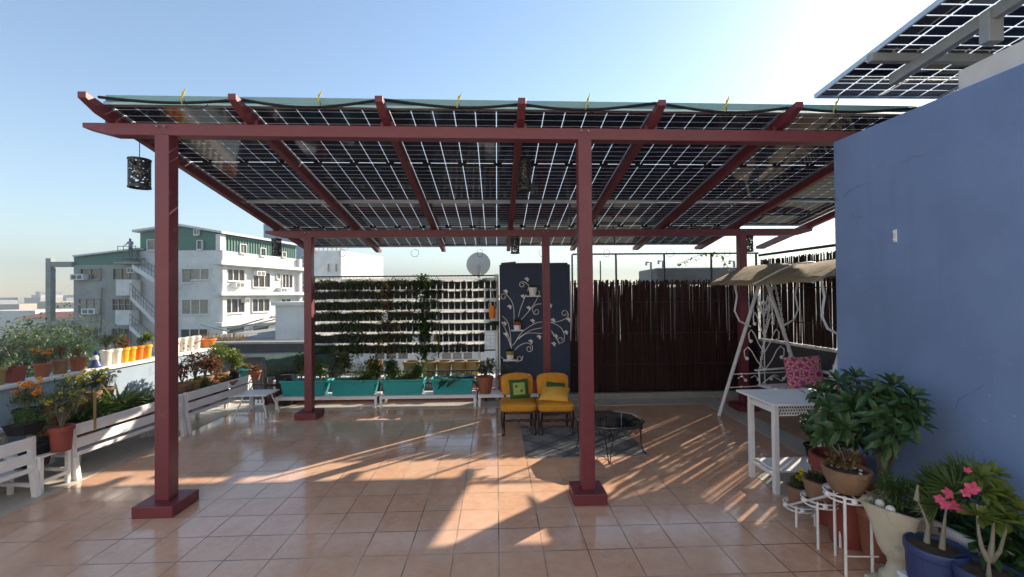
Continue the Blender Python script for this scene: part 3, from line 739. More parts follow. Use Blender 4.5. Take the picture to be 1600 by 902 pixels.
# person on the roof platform: one continuous body
pb_ = at(204, 403, 38.9)
t = thing('person', 'distant person in blue shirt standing on the stair platform railing', 'person', tuple(pb_))
def person(root):
    J = {'pel': (0, 0, .88), 'sp': (0, 0, 1.15), 'ch': (0, -.02, 1.36), 'nk': (0, -.03, 1.48), 'hd': (0, -.05, 1.60), 'tp': (0, -.05, 1.70), 'hl': (-.09, 0, .86), 'kl': (-.10, -.03, .47), 'fl': (-.10, .03, .05), 'tl': (-.10, -.12, .03),
         'hr': (.09, 0, .86), 'kr': (.11, -.02, .47), 'fr': (.12, .03, .05), 'tr': (.12, -.12, .03), 'sl': (-.19, -.02, 1.38), 'el': (-.30, -.10, 1.15), 'wl': (-.26, -.32, 1.06), 'sr': (.19, -.02, 1.38), 'er': (.30, -.10, 1.15), 'wr': (.26, -.32, 1.06)}
    E = [('pel', 'sp'), ('sp', 'ch'), ('ch', 'nk'), ('nk', 'hd'), ('hd', 'tp'), ('pel', 'hl'), ('hl', 'kl'), ('kl', 'fl'), ('fl', 'tl'), ('pel', 'hr'), ('hr', 'kr'), ('kr', 'fr'), ('fr', 'tr'), ('ch', 'sl'), ('sl', 'el'), ('el', 'wl'), ('ch', 'sr'), ('sr', 'er'), ('er', 'wr')]
    rad = {'pel': .14, 'sp': .13, 'ch': .15, 'nk': .06, 'hd': .10, 'tp': .08, 'hl': .09, 'hr': .09, 'kl': .06, 'kr': .06, 'fl': .045, 'fr': .045, 'tl': .035, 'tr': .035, 'sl': .065, 'sr': .065, 'el': .045, 'er': .045, 'wl': .035, 'wr': .035}
    ks = list(J); me = bpy.data.meshes.new('body'); me.from_pydata([J[k] for k in ks], [(ks.index(a), ks.index(b)) for a, b in E], [])
    o = bpy.data.objects.new('body', me); C.objects.link(o); o.parent = root
    sk = o.modifiers.new('skin', 'SKIN'); 
    for i, k in enumerate(ks): me.skin_vertices[0].data[i].radius = (rad[k], rad[k])
    me.skin_vertices[0].data[0].use_root = True
    o.modifiers.new('sub', 'SUBSURF').levels = 1
    mm, n, l, b = nodes('person clothes')
    sp = n.new('ShaderNodeSeparateXYZ'); l.new(n.new('ShaderNodeTexCoord').outputs['Object'], sp.inputs[0])
    c = mixc(n, l, math_(n, l, 'GREATER_THAN', sp.outputs[2], .92), (.03, .035, .05), (.16, .22, .33)); c = mixc(n, l, math_(n, l, 'GREATER_THAN', sp.outputs[2], 1.45), c, (.10, .06, .04))
    l.new(c, b.inputs['Base Color']); me.materials.append(mm)
try:
    me_test = True
    person(t)
except Exception as ex: print('person', ex)
# --- buildings behind
def block(name, label, x0, x1, ytop, Z, dep, mat, zb=GZ, group=None, skew=0.0):
    a_, b_ = P(x0, 460, Z), P(x1, 460, Z); z = P((x0 + x1) / 2, ytop, Z).z; a_.z = b_.z = zb
    t = thing(name, label, 'building', tuple(a_), 0, group)
    m = MB(); m.prism([a_, b_, b_ + up * (z - zb), a_ + up * (z - zb)], Vector((skew, dep, 0))); obj('wall', m, M[mat], t, world=True)
    return t, a_, b_, z
t, a_, b_, z = block('office_tower', 'tall pale blue tower rising behind the white block', 412, 482, 350, 78, 14, 'parapet', skew=2)
m = MB(); m.prism([a_ + up * (z + .01) + Vector((-.2, -.2, 0)), b_ + up * (z + .01) + Vector((.2, -.2, 0)), b_ + up * (z + .5) + Vector((.2, -.2, 0)), a_ + up * (z + .5) + Vector((-.2, -.2, 0))], Vector((2, 14.4, 0))); obj('coping', m, M['roofw'], t, world=True)
for y in (400, 440, 470): add_window(t, a_, b_, 470, y, 476, y + 12, 0)
t, a_, b_, z = block('apartment_building', 'plain white house with slit windows beyond the vertical garden', 478, 533, 392, 62, 10, 'facade_w', skew=3)
for x in (512, 524): add_window(t, a_, b_, x, 412, x + 4, 425, 0)
m = MB()
for i in range(9): q = a_.lerp(b_, i / 8); q.z = z; m.tube([q, q + up * 1.1], .05, 4)
m.tube([a_ * 1 + up * (z - a_.z + 1.1), b_ + up * (z - b_.z + 1.1)], .05, 4); obj('roof_rail', m, M['rail'], t, world=True)
t, a_, b_, z = block('neighbour_house', 'low white neighbouring house seen through the vertical garden', 430, 800, 476, 15.5, 8, 'facade_w', zb=GZ)
m = MB(); m.prism([a_ + up * (z - a_.z + .0) + Vector((-.1, -.1, 0)), b_ + up * (z - b_.z) + Vector((.1, -.1, 0)), b_ + up * (z - b_.z + .12) + Vector((.1, -.1, 0)), a_ + up * (z - a_.z + .12) + Vector((-.1, -.1, 0))], Vector((0, 8.2, 0))); obj('coping', m, M['coping'], t, world=True)
for (x0, x1) in ((585, 640), (690, 740)): add_window(t, a_, b_, x0, 549, x1, 562, 2)
# neighbour's dark roof edges and rubble
t, a_, b_, z = block('neighbour_house', 'dark weathered flat roof edge beside the parapet end', 322, 505, 537, 11.5, 1.0, 'dkwall', zb=GZ, skew=.3)
m = MB(); m.beam(a_ + up * (z - a_.z + .03), b_ + up * (z - b_.z + .03), .3, .05); obj('coping', m, M['concrete'], t, world=True)
m = MB(); q0, q1 = P(330, 556, 11.3), P(505, 553, 11.3); m.beam(q0, q1, .25, .08); obj('lower_ledge', m, M['concrete'], t, world=True)
t, a_, b_, z = block('neighbour_house', 'flat roof strewn with rubble and poles below the white block', 300, 560, 527, 17, 9, 'concrete', zb=GZ, skew=1)
m = MB()
for i in range(5): q = P(rnd.uniform(345, 480), 527, 18 + i * .7); q.z = z + .05; m.beam(q, q + Vector((rnd.uniform(-2, 2), rnd.uniform(.4, 1), rnd.uniform(.1, .5))), .06, .06)
obj('pole', m, M['galv'], t, world=True)
t = thing('dry_grass', 'dry pinkish grass growing at the neighbour roof edge', 'grass', tuple(P(340, 532, 12.5)))
m = MB()
for i in range(420):
    q = P(rnd.uniform(308, 385), rnd.uniform(528, 537), 12.8 + rnd.uniform(-.6, .9)); m.card(q, (rnd.gauss(0, .5), rnd.gauss(0, .5), 1), rnd.uniform(.12, .34), .016, .5)
obj('blade', m, M['lf_dry'], t, world=True)

# trees beyond the left parapet
def crown(m, c, rx, ry, rz_, n, size, r, lobes=9):
    cs = [(Vector(c) + Vector((r.uniform(-.62, .62) * rx, r.uniform(-.62, .62) * ry, r.uniform(-.55, .6) * rz_)), r.uniform(.34, .58)) for _ in range(lobes)]
    for i in range(n):
        cc, f = r.choice(cs); v = Vector((r.gauss(0, 1), r.gauss(0, 1), r.gauss(0, 1))).normalized() * (r.random() ** .35)
        q = cc + Vector((v.x * rx * f, v.y * ry * f, v.z * rz_ * f))
        m.card(q, (v.x + r.gauss(0, .5), v.y + r.gauss(0, .5), v.z * .6 + r.gauss(.1, .5)), size * r.uniform(.6, 1.3), size * r.uniform(.4, .65))
tr = [(-32, 500, 21, 2.7, 'pale bushy tree cut by the left edge of the photo', 'lf_tree'), (22, 494, 27, 3.3, 'tallest pale green tree left of the concrete column', 'lf_tree'), (50, 522, 20, 1.9, 'dark tree low in front of the concrete column', 'lf_dark'), (88, 503, 34, 3.2, 'dark green tree inside the open concrete frame', 'lf_dark'), (96, 520, 22, 2.0, 'grey green tree at the foot of the grey block', 'lf_grey'), (-10, 548, 16, 1.7, 'low leafy tree just beyond the left parapet', 'lf_tree'), (70, 556, 15, 1.6, 'low spreading tree below the concrete column', 'lf_tree'), (135, 556, 19, 1.7, 'small wispy tree in front of the grey block', 'lf_grey'), (180, 560, 17, 1.5, 'thin bush under the outdoor stairs', 'lf_grey')]
for i, (x, y, Z, rad, lab, mt) in enumerate(tr):
    r = random.Random(50 + i); tp = P(x, y, Z); c = Vector((tp.x, tp.y, tp.z - rad * .92))
    t = thing('tree', lab, 'tree', (c.x, c.y, GZ), 0, 'trees beyond the left parapet')
    m = MB(); m.tube([(c.x, c.y, GZ), (c.x + .2, c.y, (GZ + c.z) / 2), (c.x, c.y, c.z)], [.28, .2, .1], 8)
    for k in range(7):
        v = Vector((r.gauss(0, 1), r.gauss(0, 1), r.uniform(.1, .9))).normalized() * rad * .8; m.tube([(c.x, c.y, c.z - rad * .6), (c.x + v.x * .5, c.y + v.y * .5, c.z - rad * .2 + v.z * .3), tuple(c + v)], [.09, .06, .02], 5)
    obj('trunk', m, M['bark'], t, world=True, smooth=80)
    m = MB(); crown(m, c, rad * 1.15, rad * 1.1, rad, 3600, .24 if Z > 18 else .17, r, 12); obj('crown', m, M[mt], t, world=True)
# far city
def cityblock(x0, x1, ytop, Z, mat, lab, dep=None, name='city_building', group=None):
    return block(name, lab, x0, x1, ytop, Z, dep or Z * .08, mat, GZ, group)
cityblock(58, 135, 473, 130, 'beige', 'long beige flat roofed hall seen through the concrete frame', 20)
cityblock(-60, 55, 486, 105, 'cityw', 'low white roofed shed left of the concrete column', 16)
t, a_, b_, z = cityblock(36, 135, 497, 85, 'cityw', 'white walled house with a long dull red roof', 10)
m = MB(); m.prism([a_ + up * (z - a_.z + .02) + Vector((-1, -.6, 0)), b_ + up * (z - b_.z + .02) + Vector((1, -.6, 0)), b_ + up * (z - b_.z + 1.0) + Vector((0, 3, 0)), a_ + up * (z - a_.z + 1.0) + Vector((1, 3, 0))], Vector((0, 6.5, 0))); obj('roof', m, M['brickred'], t, world=True)
cityblock(-80, 30, 476, 150, 'beige', 'pale sandy shed on the left horizon', 20); cityblock(28, 60, 474, 170, 'cityg', 'square grey house beside the beige hall', 12)
r = random.Random(3)
for i in range(64):
    Z = r.choice((240, 300, 380, 480, 600, 760)); x = r.uniform(-70, 470); w = r.uniform(10, 34) * 300 / Z + 4
    y = 466 - .0094 * x - r.uniform(-4.5, 5.5) + (3.5 if Z < 350 else 0)
    if r.random() < .08: y -= 5; w *= .5
    block('city_building', 'small pale building of the hazy distant city', x, x + w, y, Z, Z * .05, r.choice(('cityg', 'cityw', 'cityg', 'beige')), GZ, 'hazy distant city buildings on the horizon')

# ================================================================== ADDED HOUSE FRONT, UNSEEN BEHIND THE VIEWER (bounces sunlight onto the terrace)
t = thing('house', 'unseen white house front added behind the viewer to bounce sunlight', 'house', (0, -3.6, 0), TH)
m = MB(); m.prism([(-8, -.3, -11), (8, -.3, -11), (8, -.3, 6.6), (-8, -.3, 6.6)], (0, .3, 0)); obj('wall', m, M['house'], t)
m = MB(); m.box((0, .25, 6.5), (16.2, 1.0, .14)); obj('roof_slab', m, M['house'], t, bevel=.01)
m = MB(); m.box((.4, .02, 1.05), (1.0, .06, 2.1)); d_ = obj('door', m, M['dkwood'], t, bevel=.005)
m = MB(); m.tube([(.78, .06, .98), (.78, .11, .98), (.66, .11, .98)], .012, 8); obj('handle', m, M['galv'], d_)
for x in (-3.2, 3.4):
    m = MB()
    for q in ((x - .8, x - .72), (x + .72, x + .8), (x - .04, x + .04)): m.box(((q[0] + q[1]) / 2, .04, 1.5), (q[1] - q[0], .08, 1.2))
    for z in (.9, 2.1): m.box((x, .045, z), (1.6, .09, .08))
    w_ = obj('window', m, M['frame_w'], t); m = MB(); m.box((x, .01, 1.5), (1.5, .04, 1.15)); obj('pane', m, M['dkglass'], w_)
# ================================================================== FURNITURE
def at_rel(t, *p): return Vector(p)
# --- vertical garden
gz = 7.12
gl, gr = P(491, 500, gz - .05), P(778, 500, gz + .06); gl.z = gr.z = 0
GD = (gr - gl).normalized(); GNV = Vector((GD.y, -GD.x, 0)); grz = math.atan2(GD.y, GD.x); GW = (gr - gl).length
zt_, zb_ = 2.0, .80
t = thing('vertical_garden', 'black mesh frame holding rows of white rails for small pots', 'vertical garden', tuple(gl), grz)
m = MB()
for x in (0, GW): m.beam((x, 0, .0), (x, 0, zt_), .035, .035, (0, 1, 0))
for z in (zt_, zb_): m.beam((0, 0, z), (GW, 0, z), .022, .022)
obj('frame', m, M['black'], t)
m = MB(); x = .06
while x < GW: m.tube([(x, .012, zb_), (x, .012, zt_)], .0022, 4); x += .062
z = zb_ + .05
while z < zt_: m.tube([(0, .016, z), (GW, .016, z)], .0022, 4); z += .062
obj('mesh_panel', m, M['black'], t)
PITCH = (zt_ - zb_) / 7
for k in range(7):
    z = zt_ - .015 - PITCH * k
    if k == 0: z -= .02
    m = MB(); n_ = 120
    vs, fs = [], []
    Lr = GW - .05 - (.12 if k > 5 else 0)
    for i in range(n_ + 1):
        xx = .03 + Lr * i / n_; j = .004 * math.sin(i * 2.7 + k) + (.007 if i % 2 else 0)
        vs += [(xx, -.016, z), (xx, -.028, z - .022), (xx, -.034, z - .055 - j)]
    for i in range(n_): 
        q = i * 3; fs += [(q, q + 1, q + 4, q + 3), (q + 1, q + 2, q + 5, q + 4)]
    m.add(vs, fs); obj('rail', m, M['rail_w'], t)
# small pots
potm = MB(); potm.lathe([(.050, -.115), (.061, 0), (.057, 0), (.048, -.02)], (0, 0, 0), 4, rz=R(45), caps=(True, True))
def spray(n, L, W, r, up_=.7, spread=1.0, bend=.7):
    m = MB()
    for i in range(n):
        a = r.uniform(0, 2 * math.pi); d = (math.cos(a) * spread, -abs(math.sin(a)) * .8 * spread if r.random() < .7 else math.sin(a) * .4, up_ + r.uniform(-.3, .5))
        m.leaf((r.uniform(-.02, .02), r.uniform(-.02, .01), -.005), d, L * r.uniform(.6, 1.2), W, bend * r.uniform(.5, 1.5), shape=[.5, 1, .7, .05])
    return m
r = random.Random(11)
kinds = [('long spidery leaves', spray(58, .175, .014, r, .55, 1, .9), 'lf_mid'), ('grey green grassy leaves', spray(54, .16, .013, r, .5, 1, .9), 'lf_grey'), ('dark bushy leaves', spray(44, .11, .030, r, .5), 'lf_dark'),
         ('light green tufted leaves', spray(56, .15, .015, r, .8), 'lf_lime'), ('small dark sprouts', spray(16, .075, .022, r, .7), 'lf_dark'), ('sparse dry stalks', spray(8, .09, .010, r, .8), 'lf_dry'), ('no plant', None, None)]
fol = []
for lab, mb_, mt in kinds:
    if mb_ is None: fol.append(None); continue
    me = bpy.data.meshes.new('foliage'); me.from_pydata(mb_.v, [], mb_.f); me.materials.append(M[mt]); fol.append(me)
pot_me = bpy.data.meshes.new('hanging_pot'); pot_me.from_pydata(potm.v, [], potm.f); pot_me.materials.append(M['blackpl'])
rows_ = ['top', 'second', 'third', 'fourth', 'fifth', 'sixth', 'bottom']
npot = 30
for k in range(7):
    for i in range(npot):
        if (k >= 5 and i >= npot - 2) or (k == 3 and i == npot - 1) or r.random() < .03: continue
        f = i / npot
        if f < .52: kd = r.choices(range(7), (5, 4, 2.5, 4, 1.2, .9, .7))[0]
        elif f < .66: kd = r.choices(range(7), (2, 1, 3, 1, 3, 1, 1))[0]
        else: kd = r.choices(range(7), (.25, .3, .8, .1, 4, 2.2, 5))[0]
        o = bpy.data.objects.new('hanging_pot', pot_me); C.objects.link(o)
        lx_ = .075 + (GW - .14) * i / (npot - 1)
        z = zt_ - .015 - PITCH * k - .060 - (.02 if k == 0 else 0)
        o.location = gl + GD * lx_ + GNV * .052 + Vector((0, 0, z + r.uniform(-.004, .004))); o.rotation_euler = (0, 0, grz + r.gauss(0, .05))
        side = 'left end' if f < .25 else 'left half' if f < .52 else 'middle' if f < .66 else 'right half' if f < .88 else 'right end'
        o['category'] = 'pot'; o['group'] = 'small black pots of the vertical garden'
        o['label'] = f"black hanging pot with {kinds[kd][0]}, {rows_[k]} row, {side} of vertical garden"
        if fol[kd]:
            q = bpy.data.objects.new('foliage', fol[kd]); C.objects.link(q); q.parent = o; q.rotation_euler = (0, 0, r.uniform(-.5, .5)); s_ = r.uniform(.75, 1.2); q.scale = (s_, s_, s_ * r.uniform(.8, 1.15))
# climbers on the garden
def column_plant(label, x, y0, y1, w, mt, n, leafL, seed, name='climbing_plant', Z=None):
    rr = random.Random(seed); Z = Z or gz - .12
    top, bot = P(x, y0, Z), P(x, y1, Z)
    t = thing(name, label, 'climbing plant', tuple(bot))
    m = MB(); m.tube([bot + Vector((0, .05, 0)), bot.lerp(top, .4) + Vector((.03, 0, 0)), top], [.012, .009, .004], 6); obj('stem', m, M['bark'], t, world=True)
    m = MB()
    for i in range(n):
        f = rr.random(); c = bot.lerp(top, f); ww = w * (.55 + .45 * math.sin(math.pi * min(1, f * 1.15 + .1))) * (1 + .25 * math.sin(f * 19 + seed))
        m.card(c + Vector((rr.gauss(0, ww * .42), rr.gauss(0, .05), rr.gauss(0, .02))), (rr.gauss(0, 1), rr.gauss(-.4, .7), rr.gauss(.3, .6)), leafL * rr.uniform(.6, 1.3), leafL * .42)
    obj('foliage', m, M[mt], t, world=True)
column_plant('tall dark bushy column climbing the vertical garden just right of its middle', 662, 432, 560, .24, 'lf_dark', 900, .10, 3)
column_plant('withered brown climber in the left half of the vertical garden', 604, 442, 560, .24, 'lf_dry', 330, .10, 5)
column_plant('olive green tuft growing low in the left half of the vertical garden', 556, 500, 556, .20, 'lf_grey', 260, .10, 7)
column_plant('thin green creeper on the right half of the vertical garden', 684, 460, 560, .07, 'lf_mid', 130, .06, 9)
t = thing('hanging_pot', 'orange cylindrical pot hanging at the right end of the vertical garden', 'pot', tuple(P(769, 498, gz - .1)))
m = MB(); m.lathe([(.045, 0), (.055, .20), (.050, .20), (.045, .17)], (0, 0, 0), 18); obj('pot', m, M['orange'], t, smooth=40)
m = MB(); m.tube([(-.05, 0, .2), (0, 0, .50), (.05, 0, .2)], .004, 5); obj('hanger', m, M['white'], t)
m = MB(); a_ = P(681, 516, gz + .16); m.box(a_ + Vector((0, 0, -.16)), (.07, .02, .36), TH); tag(obj('orange_board', m, M['terra']), 'narrow orange board behind the bottom rows of the vertical garden', 'board')
# dry flowering tops above the frame
for k, (x, y, w, mt, lab) in enumerate(((560, 436, .5, 'lf_lime', 'feathery pale green plant sticking up over the vertical garden left side'), (632, 434, .22, 'lf_dry', 'dry pinkish twigs sticking up over the vertical garden middle'))):
    t = thing('shrub', lab, 'shrub', tuple(P(x, y + 12, gz + .12))); m = MB(); rr = random.Random(k + 70)
    m.tube([P(x, 560, gz + .16), P(x, y + 8, gz + .12)], .008, 5); obj('stem', m, M['bark'], t, world=True); m = MB()
    for i in range(260): q = P(x, y + 10, gz + .12) + Vector((rr.gauss(0, w * .5), rr.gauss(0, .06), rr.uniform(-.02, .05))); m.card(q, (rr.gauss(0, .7), rr.gauss(0, .5), rr.uniform(.3, 1)), rr.uniform(.06, .15), .008)
    obj('foliage', m, M[mt], t, world=True)

# --- satellite dishes
def dish(label, x, y, Z, r_, rz, tilt, post):
    p = P(x, y, Z); t = thing('satellite_dish', label, 'satellite dish', (p.x, p.y, p.z - post), rz)
    Mx = Matrix.Rotation(R(90 - tilt), 3, 'X')
    m = MB(); m.lathe([(.01, .0)] + [(r_ * i / 8, r_ * .22 * (i / 8) ** 2) for i in range(1, 9)] + [(r_ * 1.01, r_ * .21), (r_ * .5, r_ * .04 - .012), (.01, -.012)], (0, 0, post), 32, M=Mx, sx=.92)
    obj('reflector', m, M['dish'], t, smooth=50)
    m = MB(); m.tube([(0, .05, 0), (0, .05, post - .1), (0, .02, post)], .03, 8); obj('mast', m, M['galv'], t)
    m = MB(); tip = Mx @ Vector((0, -r_ * .1, r_ * .95)); base = Mx @ Vector((0, -r_ * .9, r_ * .2)); m.tube([base + Vector((0, 0, post)), tip + Vector((0, 0, post))], .014, 6); m.ball(tip + Vector((0, 0, post)), .055, 8); obj('feed_arm', m, M['blackpl'], t)
dish('grey satellite dish above the vertical garden, tilted to the sky', 748, 415, 9.2, .27, R(190), 28, 2.2)
dish('brownish round satellite dish on the neighbour roof behind the left back post', 474, 515, 17, .47, R(150), 30, 1.0)

# --- white slatted benches along the left
def slat_bench(label, Y0, Y1, z=.515, clip=False):
    def X(Y): return -4.11 + .055 * (Y - 4.16)
    A, B = Vector((X(Y0), Y0, 0)), Vector((X(Y1), Y1, 0)); L = (B - A).length; rz = math.atan2(B.y - A.y, B.x - A.x)
    t = thing('bench', label, 'bench', tuple(A), rz, 'white slatted benches along the left side')
    for zz, h in ((.462, .102), (.336, .092), (.236, .034)):
        m = MB(); m.box((L / 2, 0, zz), (L - .05, .022, h)); obj('slat', m, M['white'], t, bevel=.003)
    for x in (.02, L - .02):
        m = MB(); m.beam((x, -.03 if x < .1 else -.03, 0), (x, .0, .22), .045, .045, (0, 1, 0)); m.beam((x, .012, .20), (x, .02, z), .042, .04, (0, 1, 0)); obj('leg', m, M['white'], t, bevel=.003)
        m = MB(); m.beam((x, .40, 0), (x, .40, .20), .04, .04, (0, 1, 0)); obj('leg', m, M['white'], t, bevel=.003)
        m = MB(); m.beam((x, .0, .10), (x, .40, .10), .02, .03); obj('stretcher', m, M['white'], t)
    for k in range(4):
        m = MB(); m.box((L / 2, .06 + .105 * k, .215), (L - .06, .09, .02)); obj('seat_slat', m, M['white'], t, bevel=.003)
    return t
slat_bench('white slatted bench cut by the left edge of the photo', 2.25, 3.86)
slat_bench('white slatted bench with a sunlit patch behind the left post', 4.16, 5.46)
slat_bench('white slatted bench farthest along the left, beside the small table', 5.50, 6.78)
# stool between benches
t = thing('stool', 'white low stool between two benches carrying a red pot', 'stool', (-4.24, 3.86, 0), R(90))
m = MB(); m.box((.14, .0, .325), (.30, .32, .022)); obj('seat', m, M['white'], t, bevel=.003)
for x in (.02, .26):
    for y in (-.13, .13): m = MB(); m.beam((x, y, 0), (x, y, .315), .03, .03, (0, 1, 0)); obj('leg', m, M['white'], t)
m = MB(); m.beam((.02, -.13, .10), (.26, -.13, .10), .02, .03); obj('stretcher', m, M['white'], t)
# rear shelves
def shelf(label, Y0, Y1, x, z, d, mt='white', name='plant_shelf'):
    t = thing(name, label, 'shelf', (x, Y0, 0), R(90))
    L = Y1 - Y0
    for k in range(2): m = MB(); m.box((L / 2, -d * .25 + k * d * .5, z - .012), (L, d * .46, .022)); obj('board', m, M[mt], t, bevel=.003)
    for q in (.04, L / 2, L - .04):
        for y in (-d * .4, d * .4): m = MB(); m.beam((q, y, 0), (q, y, z - .024), .035, .035, (0, 1, 0)); obj('leg', m, M[mt], t)
shelf('long white plant shelf carrying the square terracotta pots along the left parapet', 3.75, 5.45, -4.62, .50, .34)
shelf('pale plant shelf along the parapet at the far left corner', 5.55, 7.0, -4.60, .42, .40)
shelf('pale low table top with small plants at the left photo edge', 2.6, 3.95, -4.60, .545, .36, 'concrete', 'side_table')

# --- back low benches
BY = 6.72
def low_bench(label, x0, x1):
    a_, b_ = P(x0, 640, BY), P(x1, 640, BY); A, B = Vector((a_.x, BY + .02 * a_.x * 1, 0)), Vector((b_.x, BY + .02 * b_.x, 0))
    L = (B - A).length; rz = math.atan2(B.y - A.y, B.x - A.x)
    t = thing('bench', label, 'bench', tuple(A), rz, 'low white benches under the planters')
    for k in range(3): m = MB(); m.box((L / 2, .05 + .115 * k, .178), (L, .10, .020)); obj('seat_slat', m, M['white'], t, bevel=.003)
    m = MB(); m.box((L / 2, .02, .155), (L - .06, .02, .03)); obj('apron', m, M['white'], t)
    for x in (.02, L - .02):
        for y in (.02, .30): m = MB(); m.beam((x, y, 0), (x, y, .168), .034, .034, (0, 1, 0)); obj('leg', m, M['white'], t, bevel=.002)
    return t, A, B
low_bench('low white bench under the left pair of turquoise planters', 433, 590)
low_bench('low white bench under the right pair of turquoise planters', 594, 744)
low_bench('low white bench under the clay pot beside the yellow chairs', 747, 856)

# --- pots and plants ------------------------------------------------
def pot_body(t, r0, r1, h, mat, rim=.018, n=28, sx=1, sy=1, square=False, flute=None, soil=True, z=0, name='pot'):
    m = MB()
    if square:
        q = math.sqrt(2); m.lathe([(r1 * q, z), (r0 * q * .96, z + h * .86), (r0 * q, z + h * .86), (r0 * q, z + h), (r0 * q * .9, z + h), (r0 * q * .88, z + h * .86)], (0, 0, 0), 4, sx, sy, rz=R(45), caps=(True, False))
        o = obj(name, m, mat, t, bevel=.004)
    else:
        m.lathe([(r1 * .97, z), (r1, z + .01), (r0 * .95, z + h * .8), (r0 * .96, z + h * .82), (r0 + rim * .4, z + h * .83), (r0 + rim * .4, z + h - .006), (r0, z + h), (r0 - rim, z + h), (r0 - rim * 1.2, z + h * .85)], (0, 0, 0), n, sx, sy, flute=flute, caps=(True, False))
        o = obj(name, m, mat, t, smooth=40)
    if soil:
        m = MB()
        if square: m.lathe([(r0 * 1.30, z + h * .88), (r0 * .5, z + h * .90)], (0, 0, 0), 4, sx, sy, rz=R(45), caps=(False, True))
        else: m.lathe([(r0 - rim * .95, z + h * .86), (r0 * .5, z + h * .90), (.01, z + h * .90)], (0, 0, 0), n, sx, sy, caps=(False, True))
        obj('soil', m, M['soil'], t)
    return o
def rosette(m, c, axis, n, L, W, r, droop=.5, spread=(.25, 1.1)):
    axis = Vector(axis).normalized(); e = axis.orthogonal().normalized(); f = axis.cross(e)
    for i in range(n):
        a = i * 2.4 + r.uniform(-.3, .3); s_ = spread[0] + (spread[1] - spread[0]) * (i / max(1, n - 1)); s_ += r.uniform(-.12, .12)
        d = axis * math.cos(s_) + (e * math.cos(a) + f * math.sin(a)) * math.sin(s_)
        m.leaf(Vector(c) + d * .012, d, L * r.uniform(.75, 1.1) * (.6 + .4 * i / n), W * r.uniform(.85, 1.15), droop * r.uniform(.4, 1.3), up=axis, shape=[.28, .85, 1.0, .08])
def bush(m, c, rx, rz_, n, L, W, r, hollow=.35):
    lob = [(Vector((r.uniform(-.5, .5) * rx, r.uniform(-.5, .5) * rx, r.uniform(-.4, .5) * rz_)), r.uniform(.4, .65)) for _ in range(6)]
    for i in range(n):
        o_, f = r.choice(lob); v = Vector((r.gauss(0, 1), r.gauss(0, 1), r.gauss(0, 1))).normalized() * r.random() ** hollow
        p = Vector(c) + o_ + Vector((v.x * rx * f, v.y * rx * f, v.z * rz_ * f))
        m.card(p, v + Vector((r.gauss(0, .6), r.gauss(0, .6), r.gauss(.2, .5))), L * r.uniform(.6, 1.3), W * r.uniform(.7, 1.2))
def twigs(m, c, h, sp, n, r, r0=.008):
    for i in range(n):
        a = r.uniform(0, 6.28); q = sp * r.uniform(.3, 1); m.tube([c, (c[0] + math.cos(a) * q * .35, c[1] + math.sin(a) * q * .35, c[2] + h * .5), (c[0] + math.cos(a) * q, c[1] + math.sin(a) * q, c[2] + h * r.uniform(.75, 1.1))], [r0, r0 * .7, r0 * .3], 5)
def strap(m, c, n, L, W, r, up_=.8, bend=.8, rad=.04):
    for i in range(n):
        a = r.uniform(0, 6.28); q = rad * r.random()
        m.leaf((c[0] + math.cos(a) * q, c[1] + math.sin(a) * q, c[2]), (math.cos(a), math.sin(a), up_ * r.uniform(.5, 2.0)), L * r.uniform(.55, 1.15), W, bend * r.uniform(.4, 1.4), seg=4, shape=[.7, 1, .9, .6, .04])
def blossom(t, c, R_, mt, r, petals=6, layers=1, tilt=None):
    m = MB(); ax = Vector(tilt or (r.gauss(0, .4), r.gauss(-.5, .3), 1)).normalized(); e = ax.orthogonal().normalized(); f = ax.cross(e)
    for k in range(layers):
        for i in range(petals):
            a = 6.283 * i / petals + k * .5; d = (e * math.cos(a) + f * math.sin(a)) + ax * (.25 + .55 * k)
            m.leaf(c, d, R_ * (1 - .22 * k), R_ * .75, .3, up=ax, shape=[.22, .7, 1, .35])
    return obj('blossom', m, M[mt], t, label=None)
